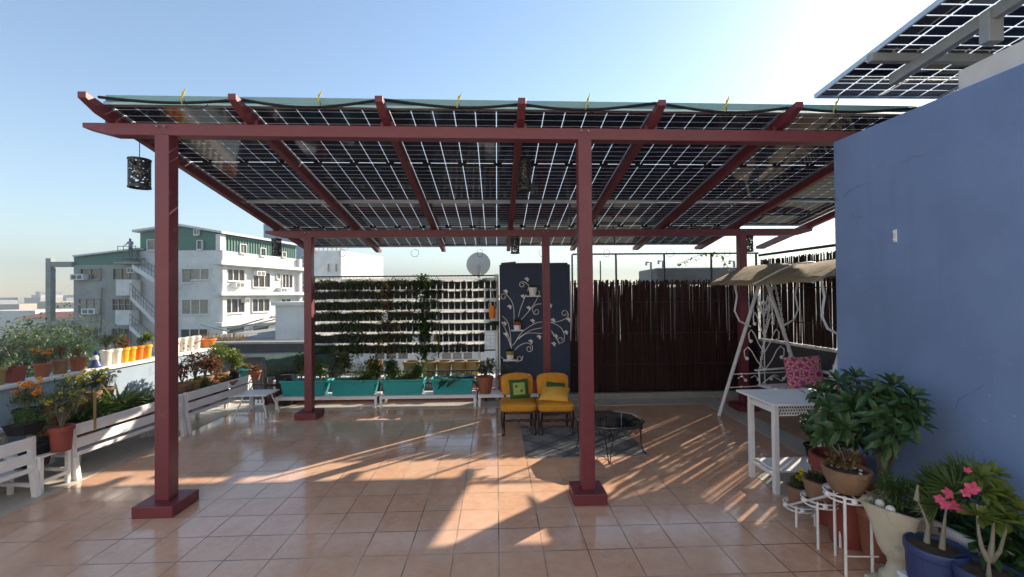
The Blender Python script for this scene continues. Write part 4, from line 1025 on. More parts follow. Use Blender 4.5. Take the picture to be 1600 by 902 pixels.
def plant(t, kind, c, s, seed, mt=None):
    """foliage of a potted plant, in the thing's own space; c = where it leaves the soil, s = height"""
    r = random.Random(seed); c = Vector(c)
    if kind == 'grass':
        m = MB(); strap(m, c, 110, s, .016, r, 1.1, .6); obj('foliage', m, M[mt or 'lf_mid'], t)
    elif kind == 'strap':
        m = MB(); strap(m, c, 170, s, .024, r, 1.3, .55, .10); obj('foliage', m, M[mt or 'lf_mid'], t)
    elif kind == 'bush':
        m = MB(); twigs(m, c, s * .6, s * .3, 6, r); obj('stem', m, M['bark'], t)
        m = MB(); bush(m, c + up * s * .6, s * .55, s * .48, 640, s * .20, s * .10, r); obj('foliage', m, M[mt or 'lf_mid'], t)
    elif kind == 'ball':
        m = MB(); twigs(m, c, s * .6, s * .4, 8, r, .012); obj('stem', m, M['bark'], t)
        m = MB(); bush(m, c + up * s * .72, s * .5, s * .28, 700, s * .10, s * .055, r, .2); obj('foliage', m, M[mt or 'lf_lime'], t)
    elif kind == 'sparse':
        m = MB(); twigs(m, c, s * .9, s * .45, 9, r, .006); obj('stem', m, M['bark'], t)
        m = MB(); bush(m, c + up * s * .65, s * .46, s * .47, 300, s * .17, s * .07, r, .5); obj('foliage', m, M[mt or 'lf_grey'], t)
    elif kind == 'fine':
        m = MB(); bush(m, c + up * s * .4, s * .6, s * .5, 900, s * .17, s * .018, r, .4); obj('foliage', m, M[mt or 'lf_grey'], t)
    elif kind == 'marigold':
        m = MB(); twigs(m, c, s * .8, s * .5, 9, r, .006); obj('stem', m, M['bark'], t)
        m = MB(); bush(m, c + up * s * .5, s * .48, s * .42, 520, s * .15, s * .06, r, .5); obj('foliage', m, M['lf_grey'], t)
        for i in range(24): a = r.uniform(0, 6.28); q = s * .58 * math.sqrt(r.random()); blossom(t, c + Vector((math.cos(a) * q, math.sin(a) * q, s * r.uniform(.62, 1.05))), s * r.uniform(.08, .12), mt or 'fl_orange', r, 7, 2)
    elif kind == 'blue':
        m = MB()
        for i in range(9):
            a = r.uniform(0, 6.28); d = (math.cos(a), math.sin(a) * .8, r.uniform(.2, 1.1)); m.leaf(c, d, s * r.uniform(.7, 1.2), s * .34, .7, seg=4, shape=[.15, .8, 1, .8, .1])
        obj('foliage', m, M['lf_blue'], t)
    elif kind == 'succ':
        m = MB()
        for k in range(3): rosette(m, c + Vector((r.uniform(-.05, .05), r.uniform(-.05, .05), .01)), (0, 0, 1), 12, s, s * .34, r, .2)
        obj('foliage', m, M[mt or 'lf_grey'], t)

def potted(label, x, y, Z, r0, h, mat, kind=None, s=.2, seed=0, mt=None, taper=.74, square=False, name=None, cat=None, z=None, group=None, rz=0, sx=1, dy=0, soil=True):
    """y = photo row of the pot's base, or z = its height"""
    p = P(x, y, Z)
    if z is not None: p.z = z
    t = thing(name or ('potted_plant' if kind else 'flower_pot'), label, cat or ('potted plant' if kind else 'pot'), tuple(p), rz, group)
    pot_body(t, r0, r0 * taper, h, M[mat], square=square, sx=sx, soil=soil)
    if kind: plant(t, kind, (0, 0, h * .88), s, seed, mt)
    return t
# turquoise planters
for k, (x0, x1, kind, lab) in enumerate(((441, 513, 'a', 'turquoise planter at the left end of the row, behind the post, with a feathery shrub'), (517, 590, 'b', 'turquoise planter second from the left with grey bushy plants'), (597, 664, 'c', 'turquoise planter second from the right with low leafy plants'), (673, 741, 'd', 'turquoise planter at the right end with broad blue green leaves'))):
    a_, b_ = P(x0, 600, 6.80), P(x1, 600, 6.80); L = (b_ - a_).length; c = (a_ + b_) / 2; c.z = .190; c.y = BY + .02 * c.x + .165
    t = thing('planter_box', lab, 'planter', tuple(c), R(1.2), 'turquoise planters on the low back benches')
    w, d, h = L / 2, .125, .235
    m = MB()
    def ring(fx, fy, z): return [(-w * fx, -d * fy, z), (w * fx, -d * fy, z), (w * fx, d * fy, z), (-w * fx, d * fy, z)]
    vs = ring(.86, .78, 0) + ring(.95, .92, h * .86) + ring(1.0, 1.04, h * .86) + ring(1.0, 1.04, h) + ring(.95, .90, h) + ring(.93, .88, h * .8)
    fs = [(3, 2, 1, 0)] + [(i * 4 + j, i * 4 + (j + 1) % 4, i * 4 + 4 + (j + 1) % 4, i * 4 + 4 + j) for i in range(5) for j in range(4)]
    m.add(vs, fs); obj('box', m, M['turq'], t, bevel=.008)
    m = MB(); m.add(ring(.94, .89, h * .85), [(0, 1, 2, 3)]); obj('soil', m, M['soil'], t)
    zz = h * .85
    if kind == 'a': plant(t, 'sparse', (-.08, 0, zz), .40, 3, 'lf_mid'); plant(t, 'bush', (.22, .0, zz), .24, 31, 'lf_mid')
    if kind == 'b': plant(t, 'bush', (-.24, 0, zz), .40, 4, 'lf_grey'); plant(t, 'fine', (.02, 0, zz), .34, 5, 'lf_grey'); plant(t, 'bush', (.25, 0, zz), .32, 6, 'lf_mid'); plant(t, 'grass', (.12, .02, zz), .26, 66, 'lf_mid')
    if kind == 'c': plant(t, 'bush', (-.2, 0, zz), .30, 7, 'lf_mid'); plant(t, 'grass', (.03, 0, zz), .30, 8, 'lf_lime'); plant(t, 'bush', (.22, 0, zz), .26, 9, 'lf_mid'); plant(t, 'fine', (.08, .02, zz), .22, 67, 'lf_grey')
    if kind == 'd': plant(t, 'blue', (-.02, -.02, zz), .27, 10); plant(t, 'blue', (.18, 0, zz), .25, 12); plant(t, 'blue', (-.2, .02, zz), .20, 13); plant(t, 'blue', (.08, -.04, zz), .22, 14)
potted('round clay pot with a leafy grey green plant, right of the turquoise planters', 758, 613, 6.85, .125, .25, 'terra', 'bush', .28, 21, 'lf_grey', z=.19)
potted('orange clay pot with a shaggy plant half hidden behind the left yellow chair', 789, 613, 6.95, .11, .24, 'terra', 'fine', .22, 22, 'lf_grey', z=.19)
potted('small clay pot on the low bench between the two yellow chairs', 836, 613, 6.85, .10, .17, 'redpot', z=.19)
# kerb and railing behind the benches
m = MB(); m.box(T(-2.35, 3.62, .08), (4.1, .12, .16), TH); struct('kerb', m, M['redpot'])
t = thing('railing', 'low black metal railing behind the turquoise planters', 'railing', tuple(T(-4.3, 3.5)))
m = MB()
for z in (.30, .49): m.beam(T(-4.35, 3.42, z), T(-.92, 3.42, z), .025, .025)
obj('rail', m, M['black'], t, world=True)
m = MB()
for i in range(46): m.tube([T(-4.35 + 3.43 * i / 45, 3.42, .05), T(-4.35 + 3.43 * i / 45, 3.42, .49)], .006, 5)
obj('bars', m, M['black'], t, world=True); bpy.data.objects['bars'].name = 'bar_panel'
for a in (-4.35, -2.6, -.92): m = MB(); m.beam(T(a, 3.42, 0), T(a, 3.42, .52), .04, .04, (0, 1, 0)); obj('railing_post', m, M['black'], t, world=True)
# ledge with old pots behind
t = thing('ledge', 'whitewashed ledge behind the railing carrying a row of mustard pots', 'ledge', tuple(T(-2.3, 4.05)))
m = MB(); m.box(T(-2.45, 4.1, -1.15), (4.1, .4, 2.86), TH); obj('wall', m, M['facade_w'], t, world=True)
for k, (x, r_, mt, lab) in enumerate(((522, .12, 'blackpl', 'dark pot on the ledge behind the left turquoise planters'), (585, .14, 'orange', 'faded orange pot on the ledge above the second turquoise planter'), (613, .10, 'blackpl', 'black pot on the ledge beside the mustard pots'), (643, .15, 'mustard', 'leftmost mustard pot on the ledge behind the railing'), (671, .14, 'mustard', 'second mustard pot from the left on the ledge'), (694, .14, 'mustard', 'third mustard pot from the left on the ledge'), (717, .14, 'mustard', 'fourth mustard pot from the left on the ledge'), (738, .145, 'mustard', 'rightmost mustard pot on the ledge by the drain pipe'))):
    potted(lab, x, 592, 7.78, r_ * .95, .26, mt, z=.284, group='old pots on the ledge behind the railing', taper=.8)
# rolled shade net and its corner rail
t = thing('rolled_net', 'dark green shade net rolled up and laid across the corner railing', 'rolled net', tuple(P(414, 573, 6.75)))
A, B = P(414, 574, 6.70), P(520, 560, 7.35); d = (B - A).normalized()
m = MB(); rr = random.Random(4)
m.tube([A + d * (i * (B - A).length / 14) + Vector((0, 0, .006 * rr.gauss(0, 1))) for i in range(15)], [.15 + rr.uniform(-.008, .008) for _ in range(15)], 20); obj('roll', m, M['net'], t, world=True, smooth=60)
e1_ = d.orthogonal().normalized(); e2_ = d.cross(e1_)
m = MB(); m.tube([A - d * .012 + (e1_ * math.cos(q * .35) + e2_ * math.sin(q * .35)) * (.02 + .0018 * q) for q in range(66)], .006, 5); obj('spiral_edge', m, M['rail'], t, world=True)
t = thing('railing', 'short black railing closing the back left corner beside the small table', 'railing', tuple(P(395, 640, 6.95)))
m = MB(); a_, b_ = P(392, 640, 7.0), P(432, 640, 6.95); a_.z = b_.z = 0
for z in (.10, .32, .60): m.beam(a_ + up * z, b_ + up * z, .02, .02)
for i in range(8): m.tube([a_.lerp(b_, i / 7) + up * .03, a_.lerp(b_, i / 7) + up * .60], .008, 5)
obj('bar_panel', m, M['black'], t, world=True)
t = thing('crate', 'dark slatted crate standing under the rolled green net', 'crate', tuple(P(448, 640, 7.0)))
m = MB(); c = P(449, 640, 7.02); c.z = 0
m.box(c + up * .24, (.22, .24, .46), TH)
for z in (.08, .2, .32, .44): m.box(c + up * z - W_ * .125, (.24, .012, .07), TH)
obj('body', m, M['dkwood'], t, world=True)
# small white side table
p = P(402, 643, 6.35); t = thing('side_table', 'small white square table with curved legs in the back left corner', 'table', (p.x, p.y, 0), R(3))
m = MB(); m.box((0, 0, .325), (.44, .40, .016)); obj('tabletop', m, M['white'], t, bevel=.004)
for sx_ in (-1, 1):
    for sy_ in (-1, 1): m = MB(); m.tube([(sx_ * .13, sy_ * .12, .315), (sx_ * .15, sy_ * .14, .22), (sx_ * .20, sy_ * .17, .10), (sx_ * .215, sy_ * .185, 0)], .010, 7); obj('leg', m, M['white'], t, smooth=80)

# --- white scroll plant holder on the narrow dark wall
wy = lambda x, y: V_(x, y, T(-1, 3.515), T(1, 3.515))
t = thing('plant_holder', 'white wrought iron tree of scrolls with three trays on dark wall', 'plant holder', tuple(wy(800, 560)))
def spl(pts, n=8):
    out = []; q = [pts[0]] + pts + [pts[-1]]
    for i in range(1, len(q) - 2):
        for k in range(n):
            f = k / n; a, b, c, d_ = q[i-1], q[i], q[i+1], q[i+2]
            out.append(tuple(.5 * ((2 * b[j]) + (-a[j] + c[j]) * f + (2*a[j] - 5*b[j] + 4*c[j] - d_[j]) * f * f + (-a[j] + 3*b[j] - 3*c[j] + d_[j]) * f ** 3) for j in range(2)))
    return out + [tuple(pts[-1])]
def curl(cx, cy, r_, a0, turns, s_=1): return [(cx + r_ * (1 - .62 * i / 14) * math.cos(a0 + s_ * turns * 6.28 * i / 14), cy + r_ * (1 - .62 * i / 14) * math.sin(a0 + s_ * turns * 6.28 * i / 14)) for i in range(15)]
stems = [[(799, 545), (796, 530), (790, 515), (783, 503)], [(799, 545), (797, 520), (793, 503), (785, 494)], [(803, 505), (803, 485), (800, 472), (793, 462)] + curl(787, 464, 5.5, -.3, 1.1, -1), [(810, 495), (813, 483), (820, 465), (822, 460)],
         [(814, 500), (824, 489), (836, 473), (843, 458)] + curl(838, 453, 6, .6, .0), [(801, 540), (812, 527), (830, 516), (848, 512), (858, 505)], [(805, 535), (815, 520), (835, 506), (850, 503), (864, 505), (877, 513), (882, 525)] + curl(876, 531, 6, -.5, 1.2, 1),
         [(850, 504), (870, 503), (884, 498), (888, 492)] + curl(882, 490, 5.5, .3, 1.1, -1), [(802, 550), (812, 540), (824, 536), (832, 541)] + curl(827, 545, 5.5, -.6, 1.2, 1), [(810, 530), (824, 521), (848, 521), (860, 517), (866, 523)], [(862, 520), (870, 530), (874, 538)],
         [(826, 482), (836, 475), (846, 476)] + curl(837, 485, 5.5, -.9, 1.1, -1) if False else [(846, 475), (838, 476), (832, 482), (834, 490)] + curl(838, 487, 5, 2.5, 1.0, -1), [(824, 455), (826, 447), (820, 441)] + curl(816, 445, 5, -.9, 1.2, -1), [(806, 566), (814, 563), (817, 557)] + curl(812, 560, 5, -.6, 1.2, 1), [(793, 566), (786, 560), (780, 556)], [(799, 545), (793, 528), (786, 520)]]
m = MB()
for st in stems: m.tube([wy(*q) for q in spl(st, 5)], .0058, 6)
obj('scrollwork', m, M['iron'], t, world=True, smooth=80)
for (x, y) in ((790, 456), (796, 480), (788, 506), (790, 523), (823, 437), (817, 464), (826, 482), (832, 502), (864, 501), (888, 500), (884, 520), (868, 526), (829, 534), (842, 527), (865, 538), (859, 478)):
    c = wy(x, y); m = MB()
    for a in (.3, 1.4, 2.5, -.9): m.leaf(c, U * math.cos(a) + up * math.sin(a) - W_ * .1, .045, .032, .1, up=-W_)
    obj('leaf', m, M['iron'], t, world=True)
trays = ((832, 463, 24, 'white pot with a small dark plant on the topmost tray of the scroll holder', 'white'), (808, 516, 19, 'coral rimmed white pot on the middle tray of the scroll holder', 'redpot'), (797, 562, 22, 'yellow rimmed white pot on the lowest tray of the scroll holder', 'mustard'))
for (x, y, w, lab, mt) in trays:
    c = wy(x, y) - W_ * .06; hw = w * 7.15 / 695 / 2
    m = MB(); m.box(c, (hw * 2, .12, .02), TH); obj('tray', m, M['iron'], t, world=True, bevel=.003)
    q = thing('potted_plant', lab, 'potted plant', tuple(c + up * .011))
    mm = MB(); mm.lathe([(.052, 0), (.062, .085), (.065, .085)], (0, 0, 0), 18, caps=(True, False)); obj('pot', mm, M['white'], q, smooth=40)
    mm = MB(); mm.lathe([(.067, .075), (.070, .13), (.058, .13), (.055, .11)], (0, 0, 0), 18, caps=(False, True)); obj('rim', mm, M[mt], q, smooth=40)
    mm = MB(); r = random.Random(x); rosette(mm, (0, 0, .12), (0, 0, 1), 12, .10, .04, r, .4); obj('foliage', mm, M['lf_dark'], q)

# --- yellow chairs
def pillow(t, c, w, h, th, mats, rot, name='cushion', sq=2.6, seed=0, matf=None):
    m = MB(); n = 16; r = random.Random(seed); Mx = rot
    for side in (1, -1):
        vs, fs, mi = [], [], []
        for i in range(n + 1):
            for j in range(n + 1):
                u, v = 2 * i / n - 1, 2 * j / n - 1
                pinch = 1 - .07 * (u * u * (1 - v * v) + v * v * (1 - u * u)) - .0
                z = th / 2 * max(0, (1 - abs(u) ** sq)) ** .55 * max(0, (1 - abs(v) ** sq)) ** .55 * (1 + .06 * math.sin(5 * u + seed) * math.cos(4 * v))
                vs.append(Mx @ Vector((u * w / 2 * (1 - .06 * (1 - v * v) * abs(u)), v * h / 2 * (1 - .06 * (1 - u * u) * abs(v)), side * z)) + Vector(c))
        o_ = len(m.v); m.v += [tuple(p) for p in vs]
        for i in range(n):
            for j in range(n):
                q = [i * (n + 1) + j, (i + 1) * (n + 1) + j, (i + 1) * (n + 1) + j + 1, i * (n + 1) + j + 1]
                if side < 0: q = q[::-1]
                m.f.append([k + o_ for k in q]); m.m.append(matf(2 * (i + .5) / n - 1, 2 * (j + .5) / n - 1) if matf else 0)
    return obj(name, m, mats, t, smooth=175)
def make_chair(label, loc, rz):
    t = thing('chair', label, 'chair', loc, rz, 'two low yellow velvet chairs')
    w, d = .43, .42
    m = MB(); n = 14; vs, fs = [], []
    # seat cushion, rounded block
    def rr_(hw, hd, rad, k=5):
        out = []
        for (sx_, sy_, a0) in ((1, 1, 0), (-1, 1, 90), (-1, -1, 180), (1, -1, 270)):
            for i in range(k + 1):
                a = R(a0 + 90 * i / k); out.append((sx_ * (hw - rad) + rad * math.cos(a), sy_ * (hd - rad) + rad * math.sin(a)))
        return out
    prof = [(.93, .285), (1.0, .300), (1.02, .33), (1.0, .358), (.94, .374), (.7, .383), (.3, .386)]
    rings = [[(x * f, y * f - .0, z) for x, y in rr_(w / 2, d / 2, .06)] for f, z in prof]; k = len(rings[0])
    for rg in rings: vs += rg
    for i in range(len(rings) - 1): fs += [(i * k + j, i * k + (j + 1) % k, (i + 1) * k + (j + 1) % k, (i + 1) * k + j) for j in range(k)]
    fs += [list(range(k))[::-1], [(len(rings) - 1) * k + j for j in range(k)]]
    m.add(vs, fs); obj('seat', m, M['yellow'], t, smooth=60)
    m = MB(); lp = [(x * 1.02, y * 1.02, .352) for x, y in rr_(w / 2, d / 2, .06)]; m.tube(lp + lp[:1], .0055, 6, caps=False); obj('piping', m, M['pale_yellow'], t, smooth=80)
    # backrest: shield with arched top, reclined
    out = [(-.185, 0), (-.20, .05), (-.205, .20), (-.195, .235), (-.15, .262), (-.07, .275), (0, .278), (.07, .275), (.15, .262), (.195, .235), (.205, .20), (.20, .05), (.185, 0)]
    Mx = Matrix.Rotation(R(-10), 3, 'X'); k = len(out); vs, fs = [], []
    for f, y in ((.93, -.030), (1, -.018), (1, .018), (.93, .028)):
        vs += [tuple(Mx @ Vector((x * f, y, .14 + (z - .14) * f)) + Vector((0, .20, .405))) for x, z in out]
    for i in range(3): fs += [(i * k + j, i * k + (j + 1) % k, (i + 1) * k + (j + 1) % k, (i + 1) * k + j) for j in range(k)]
    fs += [list(range(k))[::-1], [3 * k + j for j in range(k)]]
    m = MB(); m.add(vs, fs); obj('backrest', m, M['yellow'], t, smooth=50)
    for sx_ in (-1, 1):
        m = MB(); m.beam((sx_ * .15, .19, .26), (sx_ * .16, .235, .44), .03, .025, (0, 1, 0)); obj('back_post', m, M['dkwood'], t)
        m = MB(); m.tube([(sx_ * .185, -.175, .285), (sx_ * .19, -.185, .22), (sx_ * .192, -.19, .18), (sx_ * .188, -.185, .13), (sx_ * .182, -.185, .05), (sx_ * .188, -.20, .018), (sx_ * .188, -.21, .012)], [.026, .030, .024, .022, .015, .020, .012], 10); obj('leg', m, M['dkwood'], t, smooth=80)
        m = MB(); m.tube([(sx_ * .175, .17, .285), (sx_ * .178, .18, .15), (sx_ * .18, .20, 0)], [.022, .018, .014], 8); obj('leg', m, M['dkwood'], t, smooth=80)
    m = MB(); m.box((0, 0, .272), (w * .94, d * .9, .035)); obj('seat_frame', m, M['dkwood'], t, bevel=.006)
    m = MB(); m.tube([(-.19, -.185, .185), (-.1, -.185, .178), (-.03, -.185, .184), (0, -.185, .176), (.03, -.185, .184), (.1, -.185, .178), (.19, -.185, .185)], [.012, .017, .012, .018, .012, .017, .012], 8)
    obj('stretcher', m, M['dkwood'], t, smooth=80)
    return t
def chloc(x, y): p = G(x, y); return (p.x, p.y + .19, 0)
c1_ = chloc(810, 681); make_chair('low yellow velvet chair on the left, with the green patchwork cushion upright', c1_, R(2))
c2_ = chloc(868, 681); make_chair('low yellow velvet chair on the right, with a yellow cushion lying on it', (c2_[0] + .01, c2_[1], 0), R(1))
def patch(u, v):
    if abs(u) > .58 or abs(v) > .58: return 0
    return 0 if (-.38 < u < -.1 and .1 < v < .38) or (.1 < u < .38 and -.38 < v < -.1) else 1
t = thing('cushion', 'dark green patchwork cushion with light green square on left chair', 'cushion', (c1_[0] + .015, c1_[1] + .09, .385), R(3))
pillow(t, (0, 0, .115), .245, .245, .075, [M['green_cloth'], M['lime_cloth']], Matrix.Rotation(R(72), 3, 'X') @ Matrix.Rotation(R(4), 3, 'Z'), 'cover', seed=1, matf=patch)
t = thing('cushion', 'dark green cushion peeking out behind the yellow one on right chair', 'cushion', (c2_[0] + .03, c2_[1] + .11, .385), R(3))
pillow(t, (0, 0, .085), .24, .22, .075, [M['green_cloth'], M['lime_cloth']], Matrix.Rotation(R(70), 3, 'X') @ Matrix.Rotation(R(-7), 3, 'Z'), 'cover', seed=2, matf=lambda u, v: 1 if (abs(u) < .5 and abs(v) < .12) else 0)
t = thing('cushion', 'soft yellow cushion lying slanted on the right chair seat', 'cushion', (c2_[0] + .01, c2_[1] - .0, .388), 0)
pillow(t, (0, 0, .065), .36, .27, .13, M['pale_yellow'], Matrix.Rotation(R(24), 3, 'X') @ Matrix.Rotation(R(-12), 3, 'Z') @ Matrix.Rotation(R(-5), 3, 'Y'), 'cover', seed=3)

# --- octagonal coffee table, floor inlay
cx, cy = 1.03, 4.80
t = thing('coffee_table', 'black octagonal wrought iron coffee table with glass top', 'coffee table', (cx, cy, 0), R(10))
o8 = [(math.cos(R(22.5 + 45 * i)) * .355, math.sin(R(22.5 + 45 * i)) * .355) for i in range(8)]
m = MB(); m.prism([(x * .95, y * .95, .338) for x, y in o8], (0, 0, .008)); obj('glass_top', m, M['glass'], t)
m = MB()
for i in range(8): a, b = o8[i], o8[(i + 1) % 8]; m.beam((*a, .335), (*b, .335), .028, .024)
for i in range(8):
    a, b = Vector((*o8[i], .318)) * .97, Vector((*o8[(i + 1) % 8], .318)) * .97; a.z = b.z = .318
    pts = [a.lerp(b, k / 16) - up * (.03 - .03 * math.cos(k / 16 * 12.56)) for k in range(17)]; m.tube(pts, .004, 5)
    m.tube([Vector((a.x, a.y, .258)), Vector((b.x, b.y, .258))], .004, 5)
obj('rim', m, M['black'], t)
for i in range(4):
    a = R(67.5 + 90 * i - 90); c = Vector((math.cos(a), math.sin(a), 0)); s_ = Vector((-c.y, c.x, 0)); m = MB()
    for q in (-1, 1): m.tube([c * .345 + s_ * .055 * q + up * .33, c * .325 + s_ * .04 * q + up * .25, c * .33 + s_ * .018 * q + up * .10, c * .35 + up * .02 + s_ * .008 * q, c * .38 + up * .007], .006, 6)
    for k in range(3): m.tube([c * .335 + s_ * .035 + up * (.27 - .05 * k), c * .33 - s_ * .03 + up * (.24 - .05 * k)], .003, 4)
    obj('leg', m, M['black'], t, smooth=80)
ia, ib = ab((.09, 5.72, 0)); i2, i3 = ab((1.42, 4.66, 0))
m = MB(); m.box(T((ia + i2) / 2, (ib + i3) / 2, .0), (i2 - ia, ib - i3, .008), TH); struct('floor_inlay', m, M['inlay'])

# --- garden swing (axis along the right fence)
t = thing('garden_swing', 'white iron garden swing with scrolled ends and beige canopy', 'garden swing', tuple(P(1202, 650, 5.4)))
t.location.z = 0
S0 = G(1123, 650); S1 = G(1254, 706)
ax_ = (S1 - S0).normalized(); nr = Vector((-ax_.y, ax_.x, 0))
if nr.x < 0: nr = -nr
APX = .72; HT = 1.90
def frame_end(s, scroll, base):
    A = S0 + ax_ * s
    apex = A + nr * APX + up * HT; B = A + nr * APX * 2
    for a_, tp in ((A, apex - nr * .03), (B, apex + nr * .03)):
        m = MB(); m.tube([a_, tp], .024, 10); obj('leg', m, M['iron'], t, world=True, smooth=80)
    return A, apex, B
A0, ap0, B0 = frame_end(0, True, 0); Ls = (S1 - S0).length + .1
A1, ap1, B1 = frame_end(Ls, True, 0)
m = MB(); m.tube([ap0 - ax_ * .05, ap1 + ax_ * .05], .028, 10); obj('top_bar', m, M['iron'], t, world=True, smooth=80)
def endscroll(A, ap, B):
    m = MB(); base = .50
    def on(h, side):            # point on a leg at height h
        return (A if side < 0 else B).lerp(ap, h / HT)
    mid = lambda h: (A + B) / 2 + up * h
    m.tube([mid(base - .12), mid(HT - .1)], .008, 6)
    for h in (base - .12, base + .06): m.tube([on(h, -1), on(h, 1)], .009, 6)
    for sgn in (-1, 1):
        for k in range(4):
            h0 = base + .10 + .24 * k; h1 = h0 + .30
            w = (on(h1, 1) - mid(h1)).length * .84
            dr = nr * sgn
            pts = [mid(h0), mid(h0 + .13) + dr * w * .36, mid(h0 + .27) + dr * w * .62, mid(h0 + .33) + dr * w * .82, mid(h0 + .28) + dr * w * .99, mid(h0 + .20) + dr * w * .97, mid(h0 + .17) + dr * w * .86]
            m.tube([Vector(q) for q in pts], .0075, 6); m.ball(pts[-1], .026, 8)
        for k in range(2): c = mid(base - .03) + nr * sgn * (.10 + .2 * k); m.ball(c, .022, 8); m.tube([c, c + nr * sgn * .05 + up * .06, c + nr * sgn * .12 + up * .03], .006, 5)
    m.ball(mid(HT - .36), .032, 8)
    for s_ in (-1, 1): m.ball(mid(HT - .45) + nr * .045 * s_, .026, 8); m.tube([mid(HT - .52), mid(HT - .47) + nr * .09 * s_, mid(HT - .42) + nr * .10 * s_], .006, 5)
    obj('scroll_panel', m, M['iron'], t, world=True, smooth=80)
endscroll(A0, ap0, B0); endscroll(A1, ap1, B1)
# canopy: shallow vaulted canvas on curved arms
CX = [(-.76, 1.80), (-.62, 1.865), (-.42, 1.96), (-.18, 2.05), (.05, 2.075), (.30, 2.04), (.55, 1.95), (.74, 1.84)]
n_ = 22; m = MB(); vs, fs = [], []; rr = random.Random(8)
for i in range(n_ + 1):
    for (dx, z) in CX:
        f = i / n_; sag = .018 * math.sin(f * 9.4) * (1 - abs(dx)) + rr.gauss(0, .004) - .015 * math.sin(math.pi * f) 
        vs.append(ap0 + ax_ * (-.16 + (Ls + .32) * f) + nr * dx + up * (z - HT + sag))
k = len(CX)
for i in range(n_):
    for j in range(k - 1): fs.append((i * k + j, (i + 1) * k + j, (i + 1) * k + j + 1, i * k + j + 1))
m.add(vs, fs); cv = obj('canopy', m, M['canvas'], t, world=True, smooth=175)
sm = cv.modifiers.new('thick', 'SOLIDIFY'); sm.thickness = .008
for s in (.06, Ls - .06):
    for sg in (-1, 1):
        b_ = ap0 + ax_ * s; m = MB()
        h = 1.22; dxl = APX * (HT - h) / HT
        m.tube([b_ + nr * sg * dxl + up * (h - HT), b_ + nr * sg * (dxl + .17) + up * (h - HT + .08), b_ + nr * sg * (dxl + .24) + up * (h - HT + .22), b_ + nr * sg * (dxl + .20) + up * (h - HT + .42), b_ + nr * sg * (dxl + .24) + up * (1.84 - HT)], .013, 8)
        obj('canopy_arm', m, M['iron'], t, world=True, smooth=80)
for f in (.03, .5, .97):
    m = MB(); m.tube([ap0 + ax_ * (-.16 + (Ls + .32) * f) + nr * dx + up * (z - HT - .014) for dx, z in CX], .010, 6); obj('canopy_rib', m, M['iron'], t, world=True, smooth=80)
# hanging seat facing the terrace
SZ = .44; s0, s1 = .20, Ls - .18
seat_c = lambda s, dx, z: ap0 + ax_ * s + nr * dx + up * (z - HT)
m = MB()
for k in range(6): m.beam(seat_c(s0, -.24 + .088 * k, SZ), seat_c(s1, -.24 + .088 * k, SZ), .075, .018)
obj('seat', m, M['iron'], t, world=True)
m = MB()
for k in range(3): m.beam(seat_c(s0, .25 + .02 * k, SZ + .07 + .085 * k), seat_c(s1, .25 + .02 * k, SZ + .07 + .085 * k), .018, .035)
for s in (s0, (s0 + s1) / 2, s1): m.tube([seat_c(s, .24, SZ), seat_c(s, .30, SZ + .28)], .012, 6)
obj('backrest', m, M['iron'], t, world=True)
for s in (s0, s1):
    m = MB(); m.beam(seat_c(s, -.30, SZ + .20), seat_c(s, .30, SZ + .22), .05, .016); m.tube([seat_c(s, -.24, SZ), seat_c(s, -.25, SZ + .19)], .011, 6); m.tube([seat_c(s, -.20, SZ + .02), seat_c(s, -.05, SZ + .12), seat_c(s, .1, SZ + .04), seat_c(s, .2, SZ + .14)], .007, 5); obj('armrest', m, M['iron'], t, world=True)
    for dx in (-.24, .26):
        m = MB(); a_, b_ = seat_c(s, dx, SZ + (.2 if dx < 0 else .22)), seat_c(s, 0, HT - .03); n2 = 34; ln = (b_ - a_) / n2; e = ln.normalized(); o1 = e.orthogonal().normalized(); o2 = e.cross(o1)
        for i in range(n2):
            c_ = a_ + ln * (i + .5); q = o1 if i % 2 else o2
            m.tube([c_ - e * .032, c_ - e * .015 + q * .012, c_ + e * .015 + q * .012, c_ + e * .032, c_ + e * .015 - q * .012, c_ - e * .015 - q * .012, c_ - e * .032], .0042, 4)
        obj('chain', m, M['iron'], t, world=True)
def pink(label, s, rz):
    c = seat_c(s, .02, SZ + .01); q = thing('cushion', label, 'cushion', tuple(c), rz, 'pink patterned cushions on the swing')
    pillow(q, (0, 0, .215), .45, .44, .14, M['pinkfab'], Matrix.Rotation(R(78), 3, 'X') @ Matrix.Rotation(R(3), 3, 'Z'), 'cover', seed=6)
pink('pink kaleidoscope patterned cushion standing on the swing seat', .66, R(-8))
pink('pink cushion mostly hidden by the corner of the blue wall', Ls - .12, R(-30))

# --- white console table
lg = [G(1213, 772), G(1175, 745)]
t0 = lg[0]; d_ = (lg[1] - lg[0]).normalized(); n_r = Vector((d_.y, -d_.x, 0))
if n_r.x < 0: n_r = -n_r
dep = (lg[1] - lg[0]).length; Wd = .66
t = thing('console_table', 'white table with pierced apron and low shelf beside the blue wall', 'table', (t0.x, t0.y, 0))
def tp(x, y, z): return t0 + n_r * x + d_ * y + up * z
m = MB(); m.prism([tp(-.05, -.06, .745), tp(Wd + .06, -.06, .745), tp(Wd + .06, dep + .16, .745), tp(-.05, dep + .16, .745)], up * .02); obj('tabletop', m, M['white'], t, world=True, bevel=.004)
for (x, y) in ((0, 0), (0, dep), (Wd, 0), (Wd, dep)): m = MB(); m.beam(tp(x, y, 0), tp(x, y, .744), .042, .042, d_); obj('leg', m, M['white'], t, world=True, bevel=.003)
m = MB(); m.prism([tp(.02, .022, .165), tp(Wd - .02, .022, .165), tp(Wd - .02, dep - .022, .165), tp(.02, dep - .022, .165)], up * .016); obj('shelf', m, M['white'], t, world=True, bevel=.003)
